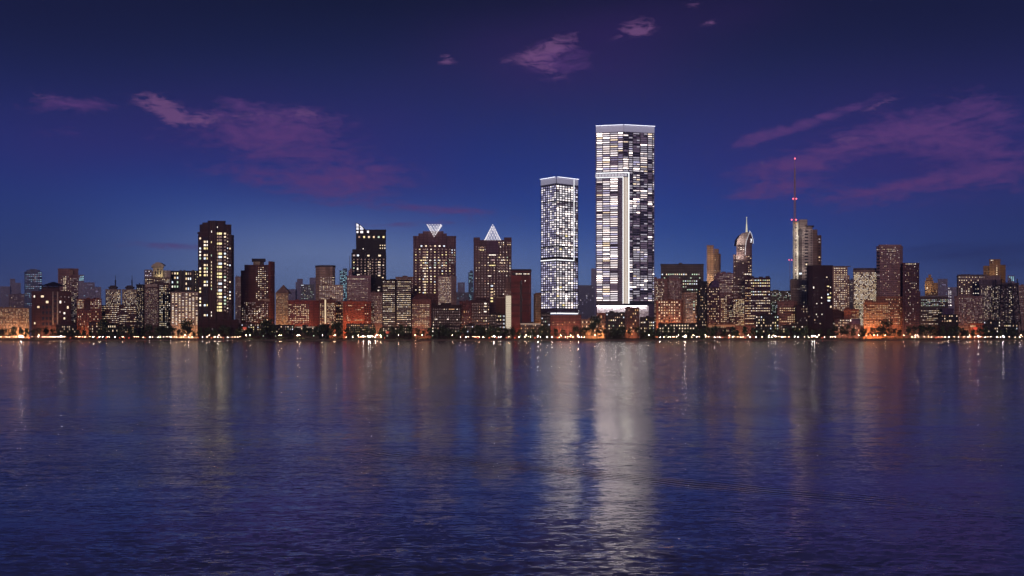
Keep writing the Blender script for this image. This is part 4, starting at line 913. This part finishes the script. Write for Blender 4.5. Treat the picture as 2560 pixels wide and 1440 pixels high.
for px, py in ((1987, 396.5), (1982.6, 497), (1990.5, 497), (1979, 549.5), (1990, 549.5)):
    mb = MB(); mb.ball((0, 0, 0), 1.05, 8, 6); link('warning_light', mb.mesh('warning_light', [red]), t_, (PX(px, 1372) - t_.location.x, -.6, PZ(py, 1372) - GZ))
    if abs(px - 1987) > 1:
        mb = MB(); mb.bar((0, 0, 0), (t_.location.x - PX(px, 1372), .6, 0), .18, 4); link('light_arm', mb.mesh('light_arm', [metal_dark]), t_, (PX(px, 1372) - t_.location.x, -.6, PZ(py, 1372) - GZ))
t_ = thing('radio_mast', 'short thin mast with two red lights low beside the cream tower', 'radio mast', (PX(1975, 1366), 1366, GZ))
mb = MB(); zz = PZ(650, 1366) - GZ; mb.bar((0, 0, 0), (0, 0, zz), .55, 5, 0, .3); mb.bar((-1.8, 0, zz), (2.6, 0, zz), .2, 4); link('pole', mb.mesh('pole', [MATS['mast_paint']]), t_)
for dx in (-1.4, 2.2):
    mb = MB(); mb.ball((0, 0, 0), .75, 8, 6); link('warning_light', mb.mesh('warning_light', [red]), t_, (dx, -.5, zz))
b = B('office_block', 'plain grey box with fine horizontal lines at the foot of the cream tower', 'office block', 1290, 1976, 2018, 700, (.26, .22, .2), floor=2.0, line=.4); b.wins(1980, 2016, 712, 758, 9, 11, .7, .3, .2, 'dimw', 'rows').done()
cyl = [(2017, 10), (2021, 4), (2031, .8), (2049, 0), (2063, 0), (2082, 1.5)]
b = B('round_tower', 'dark maroon tower with a rounded front and one column of big lit rooms', 'apartment tower', 1226, 2017, 2082, 663, (.055, .022, .024), chain=cyl, bay=30, line=.12)
b.wins(2065, 2080, 686, 772, 2, 12, .5, .5, .3, 'mix').one(2070, 736, 5, 4.5, 'cool').one(2073, 744, 11, 5, 'yellow').one(2072, 751.5, 9, 4.5, 'cool').one(2077, 767, 5, 6, 'cream').one(2070, 716, 7, 3.5, 'yellow').one(2034, 719, 3, 6, 'white').one(2054, 744, 2.4, 4, 'white').one(2042, 759, 2.4, 3, 'white').one(2054, 758, 2.4, 3, 'white').one(2041, 786, 2, 3.5, 'white').one(2055, 786, 2, 3.5, 'white').one(2067, 693, 4, 3, 'cream').wins(2019, 2062, 690, 812, 6, 15, .4, .45, .04, 'dim').wins(2022, 2060, 806, 812, 6, 1, .5, .6, .4, 'white', dark=False).done()
b = B('apartment_block', 'low dark block with slit windows at the left side of the dark round tower', 'apartment block', 1232, 1990, 2020, 763, (.07, .032, .034)); b.wins(2003, 2019, 763, 782, 4, 3, .3, .7, .5, 'white').wins(1992, 2018, 792, 822, 7, 5, .4, .5, .3, 'white').done()
b = B('apartment_block', 'dark block with a dull red pitched roof to the right of the dark round tower', 'apartment block', 1240, 2064, 2112, 782, (.10, .045, .042), parapet=False); pyramid(b, 'hip_roof', 2063, 2112, 782, 2088, 774, MATS['roof_red'], -.5, 16, 30); b.wins(2083, 2110, 800, 824, 7, 4, .5, .5, .4, 'white').done()
b = B('apartment_block', 'low dark block busy with white windows under the red orange annex', 'apartment block', 1232, 2086, 2151, 797, (.085, .04, .05)); b.mass('violet_room', [(2128, -.5), (2149, -.5)], 796, 810, (.12, .08, .18), t=8); b.wins(2088, 2126, 798, 828, 10, 5, .55, .5, .5, 'bright').one(2127, 801, 5, 6, 'white').wins(2128, 2149, 812, 828, 5, 3, .5, .5, .5, 'white').done()
b = B('office_block', 'bright office with a dense warm window grid and a chamfered corner', 'office block', 1285, 2082, 2119, 666, (.46, .33, .27), chain=[(2080, 0), (2119, 0)], parapet=False)
b.mass('chamfered_corner', [(2118, 0), (2124, 3)], 688, None); b.box('roof_canopy', 2082, 2127, 665, 666.6, conc, -1, 8)
b.wins(2084, 2118, 668, 778, 8, 20, .62, .45, .8, 'bright').wins(2119, 2123, 692, 775, 1, 15, .6, .45, .6, 'bright').done()
b = B('office_block', 'pale office with a brick-like pattern of bright cream windows and rounded front', 'office block', 1275, 2133, 2192, 675, (.30, .23, .19), chain=[(2133, 4), (2142, 1), (2165, 0), (2192, 1)], line=.3)
b.mass('roof_rim', [(2133, 4), (2142, 1), (2165, 0), (2192, 1)], 670, 675.2, (.14, .11, .12)); 
for k in range(2): b.wins(2134 + k * 1.6, 2190 + k * 1.6, 679 + k * 3.2, 812 + k * 3.2, 15, 21, .85, .30, .85, 'bright', 'rand', dark=False)
b.done()
b = B('office_tower', 'tall mauve grid tower with cut top corners, red washed toward its foot', 'tower', 1262, 2192, 2256, 615, (.34, .21, .21), chain=[(2191, 6), (2199, 0), (2250, 0), (2257, 5)], floor=2.6, bay=2.6, line=.4)
b.mass('cut_top', [(2196, 2), (2201, 0), (2249, 0), (2254, 2)], 611.5, 615.4, t=12, face=False); b.mass('podium', [(2190, -1.5), (2257, -1.5)], 741, None, (.42, .19, .12), t=10)
b.wins(2200, 2249, 616, 740, 15, 29, .55, .4, .13, 'white', 'clump').wins(2206, 2240, 621, 630, 10, 2, .6, .45, .6, 'bright', dark=False).wins(2192, 2199, 620, 700, 2, 10, .8, .4, .25, 'dimw', 'rows').wins(2225, 2240, 633, 662, 5, 7, .5, .4, .5, 'white', dark=False).wins(2210, 2254, 745, 812, 12, 9, .5, .42, .42, 'warm', 'clump').done()
b = B('apartment_block', 'glowing red orange annex block with lit bands at the foot of the brick-pattern office', 'apartment block', 1234, 2110, 2148, 773, (.38, .13, .07), parapet=False); b.mass('hip_top', [(2112, 1), (2124, 1)], 769, 773.2, (.34, .11, .06), t=9); b.wins(2126, 2147, 777, 798, 5, 5, .8, .4, .7, 'amber', 'rows').done()
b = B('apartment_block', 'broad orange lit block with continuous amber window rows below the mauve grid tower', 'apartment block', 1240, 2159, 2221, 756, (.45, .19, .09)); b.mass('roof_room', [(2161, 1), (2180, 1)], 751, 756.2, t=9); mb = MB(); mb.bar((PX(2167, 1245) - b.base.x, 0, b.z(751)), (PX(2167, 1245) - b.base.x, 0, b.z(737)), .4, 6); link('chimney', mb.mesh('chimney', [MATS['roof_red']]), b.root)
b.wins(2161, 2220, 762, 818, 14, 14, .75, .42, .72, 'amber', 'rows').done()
b = B('office_tower', 'slim dark purple tower with a dotted lit crown row', 'tower', 1252, 2260, 2297, 657, (.16, .075, .085), chain=[(2257, 0), (2293, 0), (2298, 4)], bay=3); b.mass('lower_bay', [(2262, -1), (2301, -1)], 728, None, t=10)
b.wins(2262, 2294, 658, 662, 9, 1, .55, .8, .8, 'bright').wins(2262, 2296, 664, 812, 9, 28, .5, .42, .2, 'white', 'clump').wins(2276, 2288, 705, 722, 3, 3, .6, .4, .7, 'white', dark=False).done()
b = B('stepped_tower', 'far tan art deco tower with stepped shoulders glowing softly', 'tower', 1600, 2312, 2334, 702, (.5, .3, .14), parapet=False); b.mass('upper_step', [(2315, 1), (2332, 1)], 694, None, t=9); b.mass('top_step', [(2321, 2), (2328, 2)], 686.5, None, t=6); b.mass('annex', [(2333, 1), (2345, 1)], 707, None, t=9); b.uplight(2328, 725, 4200, (1, .74, .5), 14)
b.one(2318, 720, 4, 4, 'cream').one(2318, 712, 2, 2, 'amber').wins(2314, 2343, 722, 740, 7, 5, .5, .4, .35, 'amber').done()
b = B('banded_office', 'low grey-topped office with fine white bands between the slim purple tower and the grey slab', 'office block', 1250, 2300, 2371, 742, (.11, .085, .085), line=.1); b.mass('roof_rim', [(2302, 1), (2368, 1)], 739.5, 742.4, (.26, .23, .25), t=10); b.wins(2302, 2370, 748, 766, 17, 5, .75, .4, .6, 'green', 'rows').wins(2302, 2368, 770, 812, 17, 9, .6, .42, .5, 'white', 'rows').done()
b = B('apartment_block', 'low black block with three big warm windows below a violet roof', 'apartment block', 1234, 2346, 2396, 786, (.03, .024, .024)); b.mass('violet_roof', [(2356, 2), (2384, 2)], 771, 787, (.09, .06, .15), t=9); b.wins(2347, 2395, 787, 806, 8, 3, .5, .62, .45, 'warm').one(2375, 802, 8, 4.5, 'warm').done()
b = B('office_block', 'broad grey brown slab with paired windows and a lit attic row', 'office block', 1300, 2394, 2501, 689, (.26, .2, .19), chain=[(2392, 3), (2395, 0), (2501, 0)]); b.parapet([(2394, -.4), (2460, -.4)], 686.5, 1.2, (.1, .09, .1), 'roof_rim')
b.wins(2396, 2470, 691, 695, 20, 1, .6, .7, .8, 'white').wins(2396, 2448, 698, 736, 9, 7, .55, .5, .5, 'bright').done()
b = B('apartment_block', 'brown mauve block with a dense dim window grid before the broad grey slab', 'apartment block', 1262, 2388, 2456, 740, (.29, .18, .17), chain=[(2386, 3), (2395, 0), (2456, 0)]); b.wins(2397, 2455, 744, 808, 17, 16, .55, .5, .55, 'dimw').done()
b = B('apartment_tower', 'brown stepped tower lit yellow along one stair behind the broad grey slab', 'apartment tower', 1350, 2473, 2501, 648, (.36, .22, .1), t=12); b.mass('left_wing', [(2458, 1), (2474, 1)], 664.5, None, (.32, .2, .1), t=10); b.mass('right_wing', [(2500, 1), (2514, 1)], 662, None, (.42, .25, .08), t=10)
b.uplight(2488, 690, 2200, (1, .74, .48), 12)
b.wins(2476, 2484, 648, 660, 2, 2, .6, .6, .7, 'mix').wins(2489, 2495, 662, 694, 1, 6, .7, .6, .8, 'warm').wins(2460, 2472, 668, 684, 4, 4, .4, .5, .2, 'dim').done()
b = B('office_block', 'grey purple office with vertical window strips standing behind the lattice pylon', 'office block', 1275, 2449, 2547, 707, (.2, .16, .18)); b.mass('roof_band', [(2447, -.5), (2501, -.5)], 699, 711, (.15, .12, .16), t=8)
b.wins(2452, 2500, 714, 806, 13, 20, .5, .6, .5, 'dimw', 'cols').wins(2462, 2496, 716, 800, 9, 18, .4, .5, .45, 'bright', 'rand', dark=False).wins(2503, 2546, 716, 808, 12, 19, .5, .45, .35, 'dimw').wins(2522, 2530, 726, 800, 2, 14, .6, .5, .6, 'bright', dark=False).done()
# black lattice pylon
PD = 1252; pc = 2522.5; t_ = thing('lattice_pylon', 'tall black steel lattice pylon with crossed bracing near the right end', 'pylon', (PX(pc, PD), PD + 7, GZ))
mb = MB()
def pq(sx_, sy_, y):
    w_ = 20 + (y - 712) * .085 if y > 712 else 20; wx = w_ / F * PD
    return Vector((sx_ * wx, sy_ * 8, PZ(y, PD) - GZ))
lv = [697, 712, 734, 757, 780, 803, 834]
for sx_, sy_ in ((-1, -1), (1, -1), (1, 1), (-1, 1)):
    for y0, y1 in zip(lv, lv[1:]): mb.bar(pq(sx_, sy_, y0), pq(sx_, sy_, y1), .6, 4)
for a, c in (((-1, -1), (1, -1)), ((1, -1), (1, 1)), ((1, 1), (-1, 1)), ((-1, 1), (-1, -1))):
    for y0, y1 in zip(lv[1:], lv[2:]):
        mb.bar(pq(*a, y0), pq(*c, y1), .3, 4); mb.bar(pq(*c, y0), pq(*a, y1), .3, 4)
    for y0 in (712, 757, 803): mb.bar(pq(*a, y0), pq(*c, y0), .32, 4)
    mb.bar(pq(*a, 697), (pq(*a, 712) + pq(*c, 712)) / 2, .2, 4)
for sx_ in (-.45, .5):
    for y0, y1 in zip(lv[1:], lv[2:]): mb.bar(pq(sx_, -1, y0), pq(sx_, -1, y1), .26, 4)
link('lattice_frame', mb.mesh('lattice_frame', [plain('black_steel', (.012, .011, .013), .6, .3)]), t_)

# ------------------------------------------------------------------ low buildings along the waterfront street
LOW = [
 ('low dark building with a terrace of lit stripes near the left end', 1216, 222, 257, 804, (.12, .05, .04), 6, 4, .6, 'warm'),
 ('low black pavilion with five lit windows under the twin masts', 1214, 258, 296, 809, (.03, .022, .02), 7, 2, .6, 'cream'),
 ('low brown building with a lit ground floor left of the black slab foot', 1216, 298, 345, 815, (.12, .07, .05), 10, 3, .6, 'warm'),
 ('low dark building with a red shop front right of the tall residential tower', 1214, 596, 660, 808, (.12, .05, .04), 11, 4, .45, 'mix'),
 ('low dark terrace with small white lights below the pointed tan tower', 1214, 660, 735, 812, (.08, .045, .04), 13, 3, .35, 'mix'),
 ('low wide pavilion with a pale lit fascia below the red brown block', 1212, 736, 800, 816, (.2, .15, .12), 9, 2, .45, 'warm'),
 ('low black windowless shed in front of the stair strip block', 1208, 797, 823, 811, (.012, .012, .012), 1, 1, 0, 'dim'),
 ('low brown restaurant row with lit upper windows below the wide red block', 1214, 866, 935, 809, (.12, .055, .04), 14, 4, .6, 'amber'),
 ('low dark kiosk row with a red sign light below the banded black office', 1212, 955, 1030, 818, (.07, .04, .03), 12, 3, .6, 'cream'),
 ('low dark block with tall slit windows below the white lit slab', 1222, 1240, 1263, 784, (.05, .03, .025), 5, 5, .4, 'mix'),
 ('low long building with a cream lit roof edge left of the shorter tower podium', 1214, 1300, 1352, 808, (.2, .11, .07), 10, 3, .6, 'amber'),
 ('low black block with bright square windows against the shorter glass tower', 1220, 1352, 1376, 782, (.04, .025, .022), 5, 6, .35, 'mix'),
 ('low orange lit pavilion between the two white glass towers', 1216, 1453, 1516, 798, (.36, .22, .14), 12, 3, .65, 'warm'),
 ('low orange red house at the left foot of the tallest tower', 1220, 1493, 1519, 782, (.36, .12, .07), 4, 3, .3, 'amber'),
 ('low black block with many square windows in front of the tallest tower', 1215, 1514, 1563, 781, (.04, .026, .022), 9, 7, .42, 'mix'),
 ('low red brown tower block with few windows before the lobby of the tallest tower', 1217, 1563, 1598, 769, (.2, .085, .065), 6, 7, .22, 'amber'),
 ('low dark block with narrow lit windows at the right foot of the tallest tower', 1215, 1600, 1637, 793, (.045, .028, .024), 8, 5, .4, 'mix'),
 ('low wide black building with one bright upper window row below the orange grid block', 1214, 1646, 1745, 808, (.045, .03, .026), 14, 3, .6, 'cream'),
 ('low terrace glowing orange below the dark purple block', 1214, 1770, 1838, 809, (.3, .13, .08), 15, 2, .6, 'amber'),
 ('low black block with square warm windows below the purple banded office', 1216, 1888, 1948, 787, (.045, .03, .026), 10, 6, .36, 'mix'),
 ('low dim red shop building left of the lattice pylon', 1214, 2424, 2460, 808, (.3, .09, .05), 7, 2, .3, 'amber'),
 ('low black block with bright wide windows before the grey purple office', 1214, 2458, 2502, 801, (.03, .024, .022), 8, 4, .42, 'mix'),
 ('low black block with two rows of windows under the lattice pylon', 1216, 2509, 2545, 809, (.03, .024, .022), 8, 3, .5, 'mix'),
 ('low dark block with small mixed lights behind the left promenade trees', 1216, 140, 190, 812, (.07, .04, .035), 11, 3, .4, 'warm'),
 ('low dark house row with slit windows between the red and dark low blocks', 1216, 1078, 1150, 815, (.05, .03, .028), 11, 2, .25, 'mix'),
 ('low dark block in front of the scattered-room block with a few lamps', 1216, 1160, 1225, 812, (.06, .032, .03), 11, 3, .22, 'mix'),
 ('low brown row with slit windows to the left of the dark round tower', 1214, 1950, 2015, 812, (.07, .04, .035), 11, 3, .4, 'mix'),
]
for lab, D, x0, x1, top, col, cols, rows, lit, pal in LOW:
    cat = next((c for c in ('pavilion', 'shed', 'house', 'terrace') if c in lab), 'low building')
    b = B('low_building', lab, cat, D, x0, x1, top, col, t=10, floor=4)
    k = b.r.random()
    if 'shed' not in lab and k < .6:
        xa = x0 + (x1 - x0) * b.r.uniform(.1, .5); b.mass('roof_room', [(xa, 2), (xa + (x1 - x0) * .25, 2)], top - 3.5, top + .2, t=5, face=False)
    if 'fascia' in lab or 'roof edge' in lab: b.box('lit_fascia', x0 + 1, x1 - 1, top + 1, top + 2.8, emit('fascia_glow', (1, .78, .6), .4), -.6, .5)
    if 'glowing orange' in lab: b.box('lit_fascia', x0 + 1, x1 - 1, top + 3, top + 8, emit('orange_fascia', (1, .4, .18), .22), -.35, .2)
    if 'red shop' in lab or 'red sign' in lab: b.box('red_shop_front', x0 + 10, x0 + 20, top + 10, top + 16, emit('red_sign', (1, .12, .06), .5), -.5, .4)
    b.wins(x0 + 1, x1 - 1, top + 2, 832, cols, rows, .55, .6, lit, pal, 'rand').done(60)
# ------------------------------------------------------------------ trees, undergrowth, lamps
bark = plain('bark', (.07, .05, .035), .9); leaf = plain('leaf', (.075, .11, .04), .7, 0, .5, 1.5); leaf2 = plain('leaf_dark', (.04, .06, .026), .7, 0, .5, 1.5)
def make_tree(seed, hgt, wid, n):
    r = random.Random(seed); tr = MB(); cr = MB()
    tr.bar((0, 0, -.3), (r.uniform(-.2, .2), 0, hgt * .4), .28, 6, 0, .18)
    for k in range(6):
        a = r.random() * 6.28; tr.bar((0, 0, hgt * r.uniform(.28, .4)), (math.cos(a) * wid * .33, math.sin(a) * wid * .33, hgt * r.uniform(.5, .8)), .13, 5, 0, .05)
    cl = []
    for k in range(13):
        a = r.random() * 6.28; q = r.random() ** .6; zz = r.uniform(.32, .93); taper = 1.0 - abs(zz - .55) * 1.3
        cl.append((Vector((math.cos(a) * q * wid * .42 * taper, math.sin(a) * q * wid * .42 * taper, hgt * zz)), r.uniform(.13, .26) * wid))
    for k in range(n):
        c, rad = r.choice(cl)
        d = Vector((r.gauss(0, 1), r.gauss(0, 1), r.gauss(0, .8))).normalized() * rad * (r.random() ** .4)
        p = c + d; s = r.uniform(.22, .5); u = Vector((r.gauss(0, 1), r.gauss(0, 1), r.gauss(0, 1))).normalized(); v = u.orthogonal().normalized()
        cr.quad(p - u * s - v * s * .6, p + u * s - v * s * .6, p + u * s + v * s * .6, p - u * s + v * s * .6, 0 if r.random() < .6 else 1)
    return tr.mesh('trunk', [bark]), cr.mesh('crown', [leaf, leaf2])
PROTO = [make_tree(100 + k, h, w_, 420) for k, (h, w_) in enumerate([(9.5, 8), (11, 8.5), (8, 9), (10, 7), (12.5, 10)])]
def tree(px, D, k, s, label, group=None, name='tree'):
    t = thing(name, label, 'tree', (PX(px, D), D, GZ), group); t.rotation_euler.z = rnd.random() * 6.28; t.scale = (s * 1.25, s * 1.25, s * 1.6)
    link('trunk', PROTO[k][0], t); link('crown', PROTO[k][1], t)
    return t
GT = 'dark leafy trees in a row behind the waterfront promenade'
x = -8.0
while x < 2570:
    D = rnd.choice([1189, 1193, 1198, 1203])
    s = rnd.uniform(.7, 1.05)
    if 600 < x < 860 or 1000 < x < 1180 or 2250 < x < 2330 or 2440 < x < 2470: s = rnd.uniform(.75, 1.12)
    tree(x, D, rnd.randrange(5), s, 'dark leafy tree in the long row along the waterfront promenade', GT)
    x += rnd.uniform(11, 22)
for px, D, k, s, lab in ((255, 1196, 4, 1.35, 'large dark round tree in front of the low black pavilion under the twin masts'), (468, 1197, 4, 1.45, 'large dark spreading tree below the cream office grid'), (668, 1200, 4, 1.5, 'large dark tree right of the low building with the red shop front'), (1492, 1198, 4, 1.6, 'large dark domed tree between the two white glass towers'), (842, 1197, 4, 1.25, 'large dark tree beside the black windowless shed'), (2215, 1200, 4, 1.45, 'large dark tree at the foot of the mauve grid tower')):
    tree(px, D, k, s, lab, None, 'large_tree')
# clipped undergrowth in one dark belt along the bank
mb = MB(); rr = random.Random(9)
for k in range(9000):
    px = rr.uniform(-30, 2590); D = rr.uniform(1184.5, 1188.5); hh = 1.6 + 1.1 * math.sin(px * .05) * math.sin(px * .013 + 1)
    z = GZ + rr.random() ** .8 * hh; s = rr.uniform(.2, .45); u = Vector((rr.gauss(0, 1), rr.gauss(0, 1), rr.gauss(0, 1))).normalized(); v = u.orthogonal().normalized(); p = Vector((PX(px, D), D, z))
    mb.quad(p - u * s - v * s, p + u * s - v * s, p + u * s + v * s, p - u * s + v * s, 0 if rr.random() < .5 else 1)
tag(link('undergrowth', mb.mesh('undergrowth', [leaf, leaf2])), 'dark belt of bushes along the far bank', 'undergrowth', kind='stuff')

# lamps: post, arm and globe; the lamp itself gives the light
post = plain('lamp_post_paint', (.05, .05, .055), .5, .5)
def lamp_meshes(h, rg, mat):
    a = MB(); a.bar((0, 0, 0), (0, 0, h - rg), .09, 6, 0, .06); a.bar((0, 0, 0), (0, 0, .4), .16, 6); a = a.mesh('post', [post])
    g = MB(); g.ball((0, 0, h), rg, 8, 6); g = g.mesh('globe', [mat])
    return a, g
warm_l = emit('lamp_warm', (1, .66, .42), 120, True); amber_l = emit('lamp_amber', (1, .52, .26), 100, True); white_l = emit('lamp_white', (1, .85, .74), 160, True); red_l = emit('lamp_red', (1, .12, .06), 22); flood_l = emit('lamp_flood', (1, .9, .82), 110, True); green_l = emit('lamp_green', (.8, 1, .72), 8); orange_l = emit('lamp_orange', (1, .45, .14), 5)
LM = {'warm': lamp_meshes(3.0, .15, warm_l), 'amber': lamp_meshes(3.3, .17, amber_l), 'white': lamp_meshes(2.8, .16, white_l), 'red': lamp_meshes(1.9, .2, red_l), 'flood': lamp_meshes(3.8, .42, flood_l), 'green': lamp_meshes(4.2, .2, green_l), 'tall': lamp_meshes(6.5, .3, orange_l), 'park': lamp_meshes(5.0, .2, warm_l)}
LIGHTS = {}
def light_data(kind, col, power, rad):
    l = bpy.data.lights.new('lamp_' + kind, 'SPOT'); l.energy = power; l.spot_size = math.radians(160 if kind == 'tall' else 135); l.spot_blend = .6; l.color = col; l.shadow_soft_size = rad; LIGHTS[kind] = l
light_data('warm', (1, .5, .24), 1700, .3); light_data('amber', (1, .42, .16), 1700, .3); light_data('white', (1, .72, .48), 1800, .34); light_data('red', (1, .15, .08), 350, .28); light_data('flood', (1, .88, .75), 2200, .6); light_data('green', (.8, 1, .7), 1200, .3); light_data('tall', (1, .47, .22), 11000, .35); light_data('park', (1, .7, .42), 1500, .3)
def lamp(px, D, kind, label, group, name='street_lamp', light=True):
    t = thing(name, label, 'lamp', (PX(px, D), D, GZ + .01), group)
    p, g = LM[kind]; link('post', p, t); go = link('globe', g, t)
    if light:
        zc = {'flood': 3.6, 'tall': 6.5, 'green': 4.2, 'park': 5.0, 'red': 2.2}.get(kind, 2.9)
        o = bpy.data.objects.new('lamp_light', LIGHTS[kind]); C.objects.link(o); o.parent = t; o.location = (0, .2, zc); o.rotation_euler.x = math.radians(104 if kind == 'tall' else 12)
    return t
GL = 'globe lamps along the waterfront promenade'
def run(x0, x1, step, n=0):
    x = x0
    while x < x1:
        k = rnd.random(); kind = 'warm' if k < .38 else 'amber' if k < .66 else 'white' if k < .9 else 'red'
        lab = {'warm': 'small warm glowing globe lamp on the waterfront promenade', 'amber': 'amber glowing globe lamp on the waterfront promenade', 'white': 'bright white globe lamp on the waterfront promenade', 'red': 'low red glowing lamp on the waterfront promenade'}[kind]
        lamp(x, rnd.choice([1169.5, 1170.5, 1172, 1175.5]), kind, lab, {'warm': GL, 'amber': 'amber globe lamps on the promenade', 'white': 'bright white globe lamps on the promenade', 'red': 'red lamps on the promenade'}[kind], 'promenade_lamp', rnd.random() < .75)
        x += step * rnd.choice([.35, .7, .9, 1.1, 1.5, 1.9])
run(2, 600, 7.5); run(866, 968, 8); run(1152, 1466, 7.5); run(1650, 2095, 8); run(2280, 2562, 7.5)
for px, lab in ((50, 'bright white floodlight near the left end of the promenade'), (54, 'second floodlight beside the bright one near the left end'), (152, 'white floodlight below the brick building with belvedere'), (908, 'white floodlight before the low restaurant row'), (921, 'brightest floodlight at the end of the low restaurant row'), (926, 'third floodlight closing the restaurant row cluster'), (1236, 'floodlight on the promenade below the pyramid tower'), (1345, 'floodlight on the promenade left of the shorter glass tower'), (1712, 'floodlight on the promenade below the wide grey office'), (1938, 'floodlight below the grey green office'), (2030, 'large floodlight in front of the dark round tower'), (2036, 'second large floodlight in front of the dark round tower'), (2446, 'floodlight below the low dim red shop building'), (2508, 'floodlight in front of the lattice pylon')):
    lamp(px, 1174 + rnd.random() * 3, 'flood', lab, None, 'floodlight')
for k in range(70):
    px = rnd.uniform(600, 2300) if k < 56 else rnd.uniform(0, 2560); kind = rnd.choice(['green', 'park', 'park', 'park'])
    lamp(px, rnd.uniform(1178, 1183.5), kind, {'green': 'pale greenish lamp under the dark waterfront trees', 'park': 'warm park lamp among the dark waterfront trees'}[kind], {'green': 'greenish lamps under the waterfront trees', 'park': 'park lamps among the waterfront trees'}[kind], 'park_lamp', True)
# tall sodium lamps on the street behind the trees wash the lower walls orange
GS = 'tall orange street lamps at the foot of the buildings'
for px, D in [(4, 1243), (22, 1243), (40, 1243), (60, 1243), (96, 1213), (115, 1213), (130, 1213), (205, 1224), (240, 1224), (445, 1226), (470, 1226), (640, 1262), (680, 1258), (695, 1257), (708, 1257), (735, 1227), (760, 1227), (808, 1226), (830, 1226), (850, 1228), (866, 1229), (882, 1229), (898, 1229), (914, 1229), (942, 1250), (975, 1224), (1000, 1224), (1016, 1224), (1050, 1232), (1110, 1221), (1164, 1228), (1210, 1228), (1300, 1219), (1345, 1328), (1400, 1217), (1430, 1217), (1480, 1208), (1505, 1211), (1580, 1208), (1650, 1228), (1664, 1228), (1678, 1228), (1692, 1228), (1704, 1228), (1722, 1250), (1736, 1250), (1785, 1240), (1805, 1244), (1848, 1226), (1880, 1228), (1905, 1228), (1965, 1240), (2098, 1226), (2118, 1222), (2134, 1222), (2152, 1226), (2166, 1228), (2180, 1228), (2194, 1228), (2208, 1228), (2230, 1246), (2246, 1246), (2275, 1240), (2330, 1240), (2420, 1250), (2440, 1205), (2470, 1262)]:
    lamp(px, D, 'tall', 'tall orange street lamp at the foot of the buildings behind the trees', GS, 'street_lamp')
